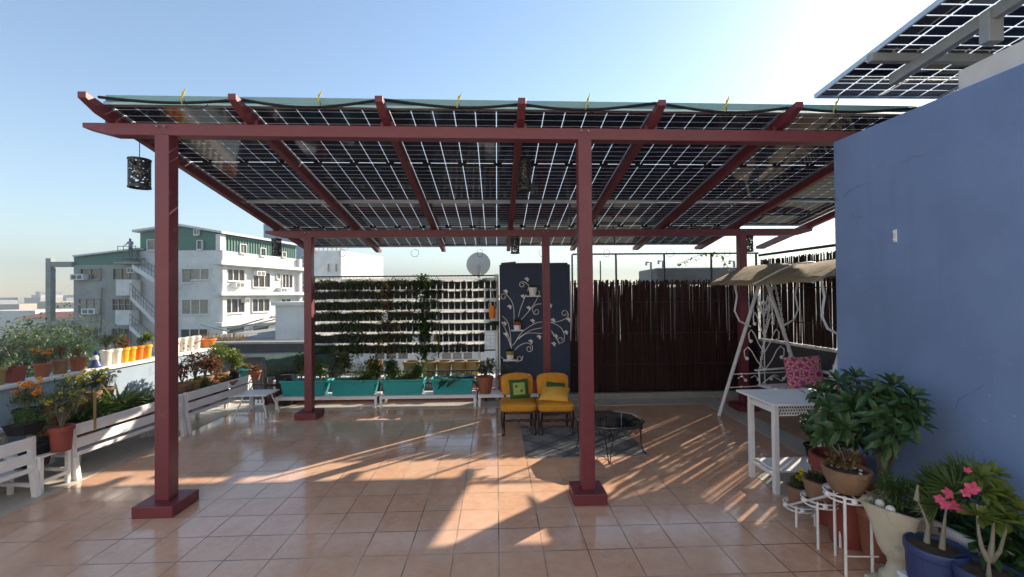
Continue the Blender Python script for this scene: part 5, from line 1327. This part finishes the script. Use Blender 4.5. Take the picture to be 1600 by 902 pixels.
for zz, hh in ((.15, .03), (.70, .05)): m = MB(); m.beam(tp(.0, .03, zz), tp(0, dep - .03, zz), .02, hh); obj('side_rail', m, M['white'], t, world=True)
m = MB(); rr = random.Random(2)
for z in (.735, .655): m.tube([tp(.02, 0, z), tp(Wd - .02, 0, z)], .006, 5)
for i in range(26):
    for j in range(3):
        c = tp(.04 + .023 * i + .01 * (j % 2), 0, .67 + .026 * j); m.tube([c + (n_r * math.cos(q) + up * math.sin(q)) * .0125 for q in [k * 1.047 for k in range(7)]], .0035, 4)
obj('apron', m, M['white'], t, world=True)
# ================================================================== LANTERNS
def lantern(label, x, y0, y1, Z, rr_, top=None):
    a_, b_ = P(x, y0, Z), P(x, y1, Z); h = (a_ - b_).length
    t = thing('hanging_lantern', label, 'lantern', tuple(b_), 0, 'dark pierced lanterns hanging from the pergola')
    m = MB(); n, k = 40, 26; r = random.Random(int(x)); vs, fs = [], []
    for i in range(k + 1):
        for j in range(n): q = 6.283 * j / n; vs.append((rr_ * math.cos(q), rr_ * math.sin(q), h * i / k))
    for i in range(k):
        for j in range(n):
            if 2 <= i < k - 2 and r.random() < .34: continue
            fs.append((i * n + j, i * n + (j + 1) % n, (i + 1) * n + (j + 1) % n, (i + 1) * n + j))
    m.add(vs, fs); s = obj('shade', m, M['black'], t, smooth=175)
    sm = s.modifiers.new('thick', 'SOLIDIFY'); sm.thickness = .004
    for z in (0, h):
        m = MB(); m.lathe([(rr_ + .004, z - .006), (rr_ + .004, z + .006), (rr_ - .006, z + .006), (rr_ - .006, z - .006), (rr_ + .004, z - .006)], (0, 0, 0), 26, caps=(False, False)); obj('hoop', m, M['black'], t, smooth=40)
    m = MB(); m.tube([(-rr_, 0, h), (0, 0, h + .02), (rr_, 0, h)], .004, 5); obj('hanger', m, M['black'], t)
    m = MB(); m.lathe([(.012, h * .42), (.03, h * .5), (.03, h * .62), (.012, h * .8), (.012, h + .02)], (0, 0, 0), 12); obj('bulb', m, M['cream'], t, smooth=60)
    m = MB(); m.tube([(0, 0, h + .02), (0, 0, (top.z if top else b_.z + h + .2) - b_.z)], .0035, 5); obj('cord', m, M['black'], t)
b_ = ab(P(218, 220, 3.92))[1]
lantern('dark pierced lantern hanging outside the left front post', 218, 250, 293, 3.92, .082, P(220, 217, 3.92))
lantern('dark lantern hanging highest under the roof middle, left of the middle post', 820, 252, 297, 4.30, .065, P(820, 232, 4.30))
lantern('dark pierced lantern hanging from the left end of the back beam', 432, 374, 399, 6.42, .066, P(432, 366, 6.42))
lantern('dark lantern hanging from the back beam near its middle', 805, 373, 396, 6.46, .062, P(805, 366, 6.46))
lantern('dark lantern hanging beside the right back post', 1170, 370, 393, 6.52, .062, P(1170, 362, 6.52))
m = MB(); c = P(212, 214, 3.9); m.lathe([(.0, .0), (.055, .0), (.085, .03), (.07, .055), (.01, .06)], c - up * .01, 16); tag(obj('lamp_canopy', m, M['black'], smooth=50), 'round dark ceiling cup above the lantern outside the left post', 'lamp cup')

# ================================================================== LEFT PLANTS
def par(x):
    q = V_(x, 560, pa - PN * .09, pb - PN * .09); return Vector((q.x, q.y, PTOP))
def onpar(label, x, r0, h, mat, kind=None, s=.2, seed=0, mt=None, **k):
    q = par(x); t = thing(k.pop('name', None) or ('potted_plant' if kind else 'flower_pot'), label, k.pop('cat', None) or ('potted plant' if kind else 'pot'), tuple(q), prz, k.pop('group', None))
    pot_body(t, r0, r0 * k.pop('taper', .8), h, M[mat], **k)
    if kind: plant(t, kind, (0, 0, h * .88), s, seed, mt)
    return t
onpar('mustard pot cut by the left photo edge on the parapet', -6, .07, .16, 'mustard', 'sparse', .22, 60)
onpar('rectangular dull red planter at the left end of the parapet top', 23, .062, .15, 'redpot', sx=1.25, square=True)
onpar('terracotta pot with marigolds on the parapet beside the rectangular red planter', 66, .07, .15, 'terra', 'marigold', .17, 61)
onpar('pinkish pot with a dry shrub on the parapet, left of the navy figurine', 94, .072, .16, 'brownpot', 'sparse', .20, 62, 'lf_dry')
onpar('wide clay pot on the parapet just left of the navy figurine', 122, .08, .15, 'terra', 'sparse', .14, 63, 'lf_dry')
q = par(149); t = thing('figurine', 'navy blue bell shaped figurine with white top on the parapet', 'figurine', tuple(q)); t.scale = (.66, .66, .72)
m = MB(); m.lathe([(.10, 0), (.105, .02), (.08, .05), (.055, .11), (.045, .13)], (0, 0, 0), 20); obj('skirt', m, M['bluepl'], t, smooth=60)
m = MB(); m.lathe([(.045, .125), (.05, .16), (.035, .19), (.015, .2)], (0, 0, 0), 16); obj('torso', m, M['cream'], t, smooth=60)
m = MB(); m.ball((0, 0, .222), .028, 12); m.lathe([(.05, .235), (.03, .245), (.018, .265), (.001, .27)], (0, 0, 0), 14); obj('hat', m, M['bluepl'], t, smooth=60)
for k, (x, lab) in enumerate(((166, 'cloudy white pot just right of the navy figurine'), (181, 'white pot between the cloudy pot and the yellow pots'))): onpar(lab, x, .058, .19, 'cream', 'sparse', .22, 64 + k, 'lf_grey')
for k, (x, mt, kind, lab) in enumerate(((193, 'yellowpot', 'bush', 'first of the yellow pots on the parapet, left of the orange one'), (204, 'yellowpot', None, 'second yellow pot on the parapet, touching the orange one'), (216, 'orange', None, 'orange pot standing between yellow pots on the parapet'), (229, 'yellowpot', 'bush', 'yellow pot with leafy plant nearest the left post on the parapet'))):
    onpar(lab, x, .060, .185, mt, kind, .17, 70 + k, 'lf_lime' if k else 'lf_red', square=False, group='yellow and orange pots on the parapet')
for k, x in enumerate((250, 263, 274, 286, 297, 307)):
    t = onpar(['spotted cream pot hidden behind the left post on the parapet', 'spotted cream pot right beside the left post', 'spotted cream pot, second visible right of the left post', 'spotted cream pot in the middle of its row on the parapet', 'spotted cream pot second from the terracotta bowl', 'spotted cream pot touching the terracotta bowl'][k], x, .058, .215, 'cream', group='spotted cream pots on the parapet', taper=.78)
    m = MB(); r = random.Random(k)
    for i in range(9): a = r.uniform(0, 6.28); z = r.uniform(.04, .14); rr_ = .0455 + .0125 * (z / .215) + .004; m.ball((rr_ * math.cos(a), rr_ * math.sin(a), z), .011, 6)
    obj('painted_dots', m, M['redpot'], t)
onpar('terracotta bowl at the far end of the parapet top', 325, .12, .14, 'orange', taper=.6, soil=True)
r = random.Random(90)
# row on the long shelf (z .50) and behind the benches
L5 = .502
potted('black round pot with an orange marigold bush, leftmost on the long shelf', 44, 0, 4.06, .088, .20, 'blackpl', 'marigold', .26, 101, z=L5)
SQ = 'square terracotta pots on the long white shelf'
potted('square terracotta pot beside the black marigold pot', 76, 0, 4.24, .075, .18, 'terra', 'fine', .17, 102, square=True, z=L5, group=SQ, rz=.2)
potted('second square terracotta pot along the long shelf', 103, 0, 4.48, .072, .17, 'terra', 'sparse', .24, 103, 'lf_grey', square=True, z=L5, group=SQ, rz=.15)
potted('third square terracotta pot along the long shelf, under yellow blooms', 126, 0, 4.72, .072, .17, 'terra', 'marigold', .24, 104, 'fl_yellow', square=True, z=L5, group=SQ)
potted('brown ribbed pot with lime flowers on the long shelf', 146, 0, 4.95, .075, .16, 'brownpot', 'marigold', .25, 105, 'fl_yellow', z=L5)
potted('brown pot at the right end of the long shelf with white flowers', 167, 0, 5.18, .075, .16, 'brownpot', 'marigold', .20, 106, 'fl_white', z=L5)
potted('tall red clay pot on the low stool between two benches', 98, 0, 4.0, .085, .22, 'redpot', 'sparse', .36, 107, 'lf_grey', z=.337, taper=.8)
potted('black trough with trailing seedlings at the left photo edge', 40, 0, 3.80, .07, .09, 'blackpl', 'fine', .20, 108, 'lf_mid', z=.547, square=True, sx=1.3)
potted('grey plastic pot with thin shoots beneath the long shelf', 58, 0, 3.95, .12, .22, 'blackpl', 'sparse', .24, 109, 'lf_lime', z=.226)
# front row on the bench seats
def seatx(Y): return -4.11 + .055 * (Y - 4.16) - .22
def onseat(label, Y, r0, h, mat, kind, s, seed, mt=None, dx=0, **k):
    t = thing('potted_plant', label, 'potted plant', (seatx(Y) + dx, Y, .227), 0, k.pop('group', None)); pot_body(t, r0, r0 * .76, h, M[mat], **k); plant(t, kind, (0, 0, h * .88), s, seed, mt); return t
onseat('wide pot with a lush clump of green strap leaves left of the post', 4.62, .15, .22, 'brownpot', 'strap', .40, 120, 'lf_mid', dx=-.14)
onseat('second lush strap leaf clump close behind the left post', 5.02, .15, .22, 'redpot', 'strap', .42, 121, 'lf_lime', dx=-.14)
onseat('pot with pale marigold on a bamboo stake behind the middle bench', 4.32, .11, .22, 'terra', 'marigold', .36, 122, 'fl_yellow', dx=-.08)
onseat('pot of grassy leaves hidden by the left post', 5.34, .13, .20, 'terra', 'grass', .34, 123, 'lf_mid', dx=-.12)
onseat('round silvery cushion plant just right of the left post', 5.72, .14, .18, 'brownpot', 'fine', .26, 124, 'lf_grey')
onseat('low green plant in a brown pot behind the farthest bench', 6.06, .12, .16, 'brownpot', 'bush', .24, 125, 'lf_mid')
onseat('flat seedling tray plant behind the farthest bench', 6.42, .12, .12, 'blackpl', 'fine', .14, 126, 'lf_lime')
m = MB(); q = P(148, 655, 4.36); m.tube([(q.x, q.y, .42), P(148, 612, 4.36)], .012, 7); tag(obj('bamboo_stake', m, M['mustard']), 'pale bamboo stake holding the yellow marigold', 'stake')
L4 = .422
potted('brown pot with a red leaved dry shrub right of the left post', 284, 0, 5.75, .11, .17, 'brownpot', 'sparse', .34, 130, 'lf_red', z=L4)
potted('pale wooden pot with a dry red shrub on the corner shelf', 304, 0, 6.0, .10, .17, 'mustard', 'sparse', .36, 131, 'lf_red', z=L4)
potted('weathered pot with a rusty shrub beside the round bush', 320, 0, 6.25, .10, .17, 'brownpot', 'bush', .32, 132, 'lf_red', z=L4)
potted('brown pot with a rounded light green bush by the parapet end', 344, 0, 6.55, .11, .17, 'brownpot', 'ball', .46, 133, 'lf_lime', z=L4)
potted('dark pot with yellow green leaves next to the round bush', 362, 0, 6.75, .10, .17, 'blackpl', 'bush', .28, 134, 'lf_lime', z=L4)
potted('teal bowl with dry succulents in the far left corner', 383, 0, 6.95, .12, .12, 'turq', 'succ', .14, 135, 'lf_dry', z=L4 + .03)
potted('clay pot with pinkish succulents at the corner beside the rolled net', 396, 0, 6.85, .10, .14, 'terra', 'succ', .14, 136, 'lf_red', z=L4)
potted('shallow tray of ochre succulents on the corner shelf front', 350, 0, 6.35, .13, .08, 'terra', 'succ', .11, 137, 'lf_dry', z=L4, sx=1.3)

# ================================================================== RIGHT PLANTS
# big glossy shrubs
def rose_shrub(label, x, Z, z0, pot_r, pot_h, potmat, heads, seed, stem_r=.02, name='potted_shrub'):
    p = P(x, 700, Z); p.z = z0; t = thing(name, label, 'potted shrub', tuple(p)); r = random.Random(seed)
    pot_body(t, pot_r, pot_r * .78, pot_h, M[potmat])
    base = Vector((0, 0, pot_h * .88)); m = MB(); lf = MB()
    for (hx, hy, Zh, s) in heads:
        tip = P(hx, hy, Zh) - p; k = base + Vector((tip.x * .25, tip.y * .25, (tip.z - base.z) * .45))
        m.tube([base + Vector((r.uniform(-.02, .02), r.uniform(-.02, .02), 0)), k, tip], [stem_r, stem_r * .7, stem_r * .35], 7)
        ax = (tip - k).normalized() + Vector((r.gauss(0, .18), r.gauss(-.35, .15), r.gauss(.1, .2)))
        rosette(lf, tip, ax, 15, .148 * s, .036 * s, r, .45, (.25, 1.8)); rosette(lf, tip - ax.normalized() * .055, ax, 6, .135 * s, .036 * s, r, .65, (1.2, 2.1))
    obj('stem', m, M['bark'], t, smooth=80); obj('foliage', lf, M['lf_dark'], t); return t
rose_shrub('large glossy dark green shrub in a red pot behind the plant stand', 1306, 3.28, .0, .165, .50, 'redpot',
           [(1282, 612, 3.3, 1), (1310, 598, 3.25, 1), (1335, 592, 3.1, .95), (1296, 640, 3.1, 1.1), (1330, 632, 2.95, 1.15), (1352, 622, 3.0, 1), (1290, 676, 3.0, 1), (1318, 668, 2.9, 1.1), (1345, 660, 2.9, 1), (1272, 655, 3.25, .9), (1338, 690, 2.95, .9), (1362, 645, 3.0, 1.05), (1308, 655, 3.2, 1.0)], 5)
rose_shrub('glossy dark green shrub on a grey trunk leaning against the blue wall', 1374, 2.86, .0, .13, .32, 'terra',
           [(1368, 612, 2.8, 1), (1394, 604, 2.76, 1), (1420, 622, 2.66, .95), (1400, 640, 2.68, 1.1), (1375, 650, 2.7, 1.0), (1425, 660, 2.62, .95), (1396, 680, 2.62, 1.1), (1412, 640, 2.68, 1), (1434, 640, 2.62, .7), (1380, 690, 2.7, .95), (1388, 628, 2.76, 1.0)], 6, .018)
# three tier stand
R0 = G(1308, 882); R1 = G(1360, 880); R2 = G(1228, 811)
t = thing('plant_stand', 'white wire three tier plant stand in front of the pots', 'plant stand', tuple(R0))
tiers = [(P(1323, 768, 2.76), .120), (P(1281, 778, 3.03), .108), (P(1248, 786, 3.30), .098)]
for k, (c, rr_) in enumerate(tiers):
    m = MB()
    for dz, q in ((0, rr_), (-.03, rr_ * .97)): m.tube([c + Vector((q * math.cos(a), q * math.sin(a), dz)) for a in [6.283 * i / 32 for i in range(33)]], .006, 6)
    for i in range(3): a = 6.283 * i / 3 + .3; m.tube([c + Vector((rr_ * math.cos(a), rr_ * math.sin(a), -.0)), c - Vector((rr_ * math.cos(a), rr_ * math.sin(a), 0))], .004, 5)
    for i in range(5): a = 6.283 * i / 5 - 1.9; m.ball(c + Vector((rr_ * math.cos(a), rr_ * math.sin(a), -.015)), .017, 8)
    obj('ring', m, M['iron'], t, world=True, smooth=80)
    for a in ((-2.3, -.9, 1.5) if k == 0 else (-2.3, -.6)):
        e = c + Vector((rr_ * math.cos(a), rr_ * math.sin(a), 0)); f = Vector((e.x, e.y, 0)); m = MB(); m.tube([e + up * .01, f], .0085, 8); obj('leg', m, M['iron'], t, world=True, smooth=80)
m = MB()
for i in range(2):
    (a_, ra_), (b_, rb_) = tiers[i], tiers[i + 1]; d = (b_ - a_); d.z = 0; d.normalize(); s_ = Vector((-1, -.35, 0)).normalized()
    m.tube([a_ + s_ * ra_, b_ + s_ * rb_], .008, 6)
c = tiers[0][0]; m.tube([Vector((c.x + .15 * math.cos(-2.3), c.y + .15 * math.sin(-2.3), .13)), Vector((c.x + .15 * math.cos(-.9), c.y + .15 * math.sin(-.9), .13))], .005, 5)
obj('side_bar', m, M['iron'], t, world=True, smooth=80)
# bowl on the top tier, with bonsai
c = tiers[0][0]; t = thing('potted_plant', 'fluted brown bowl with a gnarled brown plant on the top stand tier', 'potted plant', (c.x, c.y, c.z + .004))
m = MB(); m.lathe([(.075, 0), (.08, .008), (.108, .07), (.120, .105), (.122, .112), (.128, .115), (.131, .14), (.120, .145), (.113, .12)], (0, 0, 0), 64, flute=lambda i, a: 1 + (.06 * abs(math.sin(a * 13)) if 1 <= i <= 3 else 0), caps=(True, False)); obj('pot', m, M['brownpot'], t, smooth=50)
m = MB(); m.lathe([(.114, .122), (.01, .128)], (0, 0, 0), 30, caps=(False, True)); obj('soil', m, M['soil'], t)
r = random.Random(5); m = MB(); twigs(m, (0, .01, .12), .13, .095, 16, r, .009); obj('stem', m, M['bark'], t, smooth=80)
m = MB(); bush(m, Vector((0, .01, .20)), .09, .055, 420, .030, .016, r, .3); obj('foliage', m, M['lf_dry'], t)
m = MB()
for i in range(14): a = r.uniform(0, 6.28); q = r.uniform(.04, .10); m.ball((q * math.cos(a), q * math.sin(a), .13), r.uniform(.006, .012), 6, sz=.6)
obj('pebble', m, M['coping'], t, smooth=80); bpy.data.objects['pebble'].name = 'pebble_layer'
def onring(label, i, r0, h, mat, kind, s, seed, mt=None):
    c, _ = tiers[i]; t = thing('potted_plant', label, 'potted plant', (c.x, c.y, c.z + .006)); pot_body(t, r0, r0 * .8, h, M[mat]); plant(t, kind, (0, 0, h * .88), s, seed, mt); return t
t = onring('brown bowl with a small dark plant on the middle stand tier', 1, .10, .12, 'brownpot', 'succ', .07, 140, 'lf_dark'); blossom(t, (-.03, -.03, .19), .02, 'fl_white', random.Random(1)); blossom(t, (.0, -.04, .20), .018, 'fl_red', random.Random(2))
t = onring('small brown pot with yellow flowers on the lowest stand tier', 2, .08, .12, 'brownpot', 'bush', .10, 141, 'lf_mid')
for i in range(5): blossom(t, (-.02 + .012 * (i % 3), -.03 - .006 * i, .19 + .014 * i), .026, 'fl_yellow', random.Random(i + 20), 5)
p = tiers[2][0]
# pots on the floor
potted('dark red footed pot under the middle stand tier', 1308, 0, 3.02, .132, .36, 'redpot', 'bush', .16, 142, 'lf_dark', z=0, taper=.72)
potted('large terracotta pot right of the wire stand legs', 1356, 0, 2.98, .138, .36, 'terra', z=0, taper=.66)
potted('low leafy plant growing beneath the white table by the swing leg', 1262, 0, 4.55, .10, .14, 'blackpl', 'bush', .30, 143, 'lf_mid', z=0)
potted('twiggy small leaved plant under the table edge', 1278, 0, 4.0, .10, .25, 'redpot', 'sparse', .60, 144, 'lf_mid', z=0)
# cast stone urn on a plinth
p = P(1402, 800, 2.56); p.z = 0
t = thing('urn_planter', 'cream cast stone urn with square flared rim and spiky bush', 'planter', tuple(p), R(12)); t.scale = (.74, .74, 1.0)
m = MB(); prof = [(.12, .0), (.12, .05), (.085, .07), (.065, .12), (.078, .155), (.10, .17), (.13, .22), (.165, .33), (.215, .44), (.235, .46), (.205, .46), (.17, .40)]
def sqf(i, a): 
    q = max(0, min(1, (i - 5) / 4)); c4 = 1 / max(abs(math.cos(a)), abs(math.sin(a))); return (1 - q) + q * (1 + (min(c4, 1.36) - 1) * .85) * .86
m.lathe(prof, (0, 0, .02), 48, flute=sqf, rz=R(20), caps=(True, False)); obj('pot', m, M['urn'], t, smooth=60)
m = MB(); m.box((0, 0, .01), (.30, .30, .04)); obj('plinth', m, M['urn'], t, bevel=.006)
m = MB(); m.lathe([(.150, .43), (.01, .44)], (0, 0, 0), 24, caps=(False, True)); obj('soil', m, M['soil'], t)
r = random.Random(9); m = MB(); twigs(m, (.02, .03, .43), .14, .12, 8, r); obj('stem', m, M['bark'], t)
m = MB(); bush(m, Vector((.01, .03, .55)), .14, .11, 900, .05, .011, r, .35); obj('foliage', m, M['lf_mid'], t)
for (x, y) in ((-.10, .05), (.12, -.08), (-.13, -.05)):
    m = MB(); m.ball((x, y, .47), .035, 9, sz=.8); obj('stone', m, M['coping'], t, smooth=80)
# white bench in the corner with the blue tubs
c0_ = P(1392, 880, 2.50); 
t = thing('bench', 'white low bench at the bottom right carrying two blue tubs', 'bench', (2.06, 2.42, 0), R(-87))
for k in range(3): m = MB(); m.box((.62, .055 + .12 * k, .18), (1.24, .105, .022)); obj('seat_slat', m, M['white'], t, bevel=.003)
for x in (.03, 1.2):
    for y in (.02, .33): m = MB(); m.beam((x, y, 0), (x, y, .169), .036, .036, (0, 1, 0)); obj('leg', m, M['white'], t, bevel=.003)
m = MB(); m.box((.62, .012, .15), (1.16, .02, .04)); obj('apron', m, M['white'], t)
def tub(label, x, y, Z, r0, h):
    p = P(x, y, Z); p.z = .192; t = thing('potted_plant', label, 'potted plant', tuple(p))
    n = 96; prof = [(.86, 0), (.88, .01), (.90, .03), (.93, h * .55), (.945, h * .76), (.98, h * .78), (1.0, h * .82), (1.0, h * .97), (.98, h), (.93, h), (.90, h * .88)]
    m = MB(); m.lathe([(r0 * a, z) for a, z in prof], (0, 0, 0), n, flute=lambda i, a: 1 - (.018 if i in (2, 3) and (a * 24 / 6.283) % 1 < .55 else 0), caps=(True, False)); obj('pot', m, M['bluepl'], t, smooth=30)
    m = MB(); m.lathe([(r0 * .92, h * .88), (.01, h * .90)], (0, 0, 0), 30, caps=(False, True)); obj('soil', m, M['soil'], t); return t, p
def adenium(t, base, stems, leaves, flowers, seed, mtl='lf_lime'):
    r = random.Random(seed)
    for s_ in stems: m = MB(); k = len(s_); m.tube(s_, [(.0145 if i == 0 else .011 if i < k * .4 else .0085) * (1 - .72 * i / k) for i in range(k)], 9); obj('stem', m, M['adenium'], t, smooth=80)
    m = MB()
    for (c, n, L) in leaves: rosette(m, c, (r.gauss(0, .3), r.gauss(-.4, .3), 1), int(n * 1.6), L * 1.0, L * .25, r, .25, (.3, 1.6))
    obj('foliage', m, M[mtl], t)
    for (c, R_) in flowers: blossom(t, c, R_ * .74, 'fl_pink', r, 5, 1, (r.gauss(-.5, .35), -1, r.gauss(.5, .35)))
t, p = tub('blue plastic tub with a pink flowering desert rose on the bench', 1462, 850, 2.30, .130, .20)
def rel(x, y, Z): return P(x, y, Z) - p
adenium(t, None, [[rel(1472, 858, 2.28), rel(1474, 830, 2.28), rel(1477, 806, 2.28), rel(1479, 792, 2.28)], [rel(1448, 848, 2.34), rel(1450, 820, 2.34), rel(1440, 795, 2.34), rel(1430, 775, 2.34)], [rel(1432, 782, 2.34), rel(1433, 770, 2.34), rel(1434, 758, 2.34)]],
        [(rel(1480, 790, 2.28), 7, .06), (rel(1490, 786, 2.28), 7, .06)], [(rel(1468, 780, 2.2), .032), (rel(1481, 771, 2.19), .040), (rel(1490, 790, 2.2), .036), (rel(1502, 797, 2.2), .030), (rel(1476, 790, 2.18), .03), (rel(1519, 763, 2.00), .042), (rel(1509, 770, 2.02), .03), (rel(1512, 735, 2.06), .022)], 3)
t, p = tub('second blue tub with a many branched desert rose, nearest the camera', 1546, 905, 2.10, .128, .195)
adenium(t, None, [[rel(1545, 912, 2.08), rel(1545, 892, 2.08), rel(1545, 872, 2.08)], [rel(1545, 876, 2.08), rel(1534, 856, 2.08), rel(1529, 832, 2.08), rel(1527, 806, 2.08), rel(1527, 788, 2.09)], [rel(1546, 874, 2.08), rel(1550, 850, 2.1), rel(1553, 815, 2.1), rel(1554, 786, 2.12)], [rel(1547, 876, 2.08), rel(1562, 862, 2.1), rel(1572, 828, 2.12), rel(1576, 800, 2.12)]],
        [(rel(1528, 808, 2.08), 12, .10), (rel(1545, 795, 2.12), 14, .11), (rel(1556, 815, 2.08), 12, .10), (rel(1536, 770, 2.14), 14, .10), (rel(1552, 770, 2.16), 14, .11), (rel(1575, 815, 2.1), 12, .10), (rel(1566, 785, 2.14), 12, .10), (rel(1592, 800, 2.1), 12, .10), (rel(1530, 745, 2.16), 12, .09), (rel(1548, 742, 2.18), 12, .09)], [], 4)
# white boat planter with the fan palm
p = P(1512, 830, 2.46); p.z = .0; p.x = min(p.x, 2.48)
t = thing('potted_plant', 'white oblong planter with a fan palm against the blue wall', 'potted plant', tuple(p), R(85))
m = MB(); m.lathe([(.10, 0), (.11, .02), (.15, .30), (.165, .40), (.17, .42), (.15, .42), (.14, .38)], (0, 0, 0), 40, sx=1.7, sy=.9, caps=(True, False)); obj('pot', m, M['white'], t, smooth=45)
m = MB(); m.lathe([(.145, .39), (.01, .40)], (0, 0, 0), 30, sx=1.7, sy=.9, caps=(False, True)); obj('soil', m, M['soil'], t)
Mi = world_of(t).inverted(); r = random.Random(12)
fans = [(1456, 742, 2.46, -1.0), (1474, 735, 2.42, -.6), (1500, 722, 2.42, .0), (1522, 728, 2.36, .35), (1540, 745, 2.32, .8), (1464, 768, 2.36, -1.3), (1510, 752, 2.30, .2), (1490, 745, 2.30, -.3)]
st, fr = MB(), MB()
for (x, y, Z, lean) in fans:
    tip = Mi @ P(x, y + 22, Z); b = Vector((r.uniform(-.05, .05), r.uniform(-.03, .03), .40)); st.tube([b, b.lerp(tip, .5) + up * .03, tip], .005, 6)
    view = (Mi.to_3x3() @ Vector((.15 + r.gauss(0, .2), -1, .35))).normalized(); side = (Mi.to_3x3() @ Vector((1, .1, 0))).normalized(); upv = (up + side * lean * .6).normalized()
    s_ = view.cross(upv).normalized(); u_ = s_.cross(view)
    for i in range(21):
        a = R(-105 + 210 * i / 20); d = u_ * math.cos(a) + s_ * math.sin(a) + view * r.uniform(-.05, .2)
        fr.leaf(tip, d, .15 * r.uniform(.8, 1.1), .014, .12, up=view, seg=4, shape=[.35, .9, 1, .6, .04], fold=.3)
obj('stem', st, M['lf_mid'], t); obj('foliage', fr, M['lf_mid'], t)
t = potted('dark leafy plant low at the right photo edge by the wall', 1592, 0, 2.14, .12, .24, 'blackpl', 'bush', .38, 150, 'lf_dark', z=0, dy=0)
t.location.x = 2.46
potted('low dark green plant under the fan palm beside the blue wall', 1545, 0, 2.44, .09, .20, 'blackpl', 'bush', .30, 151, 'lf_dark', z=0).location.x = 2.5

# ================================================================== BEYOND THE BACK FENCE
c = P(1080, 420, 9.0)
t = thing('water_tank', 'grey green roof tank peeking over the back bamboo fence', 'tank', (c.x, c.y, -2))
m = MB(); m.box((0, 0, 3.84 + (c.z - 2.0) * 1), (1.8, 1.2, .30)); obj('body', m, M['rail'], t, bevel=.03)
m = MB(); m.box((0, 0, 1.9), (1.5, 1.0, 3.8)); obj('base', m, M['concrete'], t)
for k, (x, y, lab) in enumerate(((938, 408, 'thin pipe sticking up behind the left end of the bamboo fence'), (963, 404, 'thin taller pipe behind the left part of the bamboo fence'), (1017, 410, 'bent grey pipe behind the middle of the bamboo fence'), (1036, 408, 'grey pipe with square top behind the bamboo fence'), (1147, 408, 'bent pipe behind the bamboo fence next to the right back post'))):
    a_ = P(x, y, 8.6); m = MB(); m.tube([(a_.x, a_.y, -1.0), a_] + ([a_ + Vector((-.09, 0, .0)), a_ + Vector((-.09, 0, -.06))] if k > 1 else []), .022 if k > 1 else .014, 7)
    tag(obj('pipe', m, M['galv'] if k > 1 else M['rail']), lab, 'pipe', 'pipes behind the bamboo fence')
# ------------------------------------------------------------------ haze
hz = MB(); hz.box((60, 420, 19), (1400, 1100, 64))
hm = bpy.data.materials.new('haze'); hm.use_nodes = True; n_ = hm.node_tree.nodes
n_.remove(n_['Principled BSDF']); vv = n_.new('ShaderNodeVolumePrincipled')
vv.inputs['Color'].default_value = (.40, .47, .56, 1); vv.inputs['Density'].default_value = HAZE
hm.node_tree.links.new(vv.outputs[0], n_['Material Output'].inputs['Volume'])
obj('haze', hz, hm, kind='stuff')
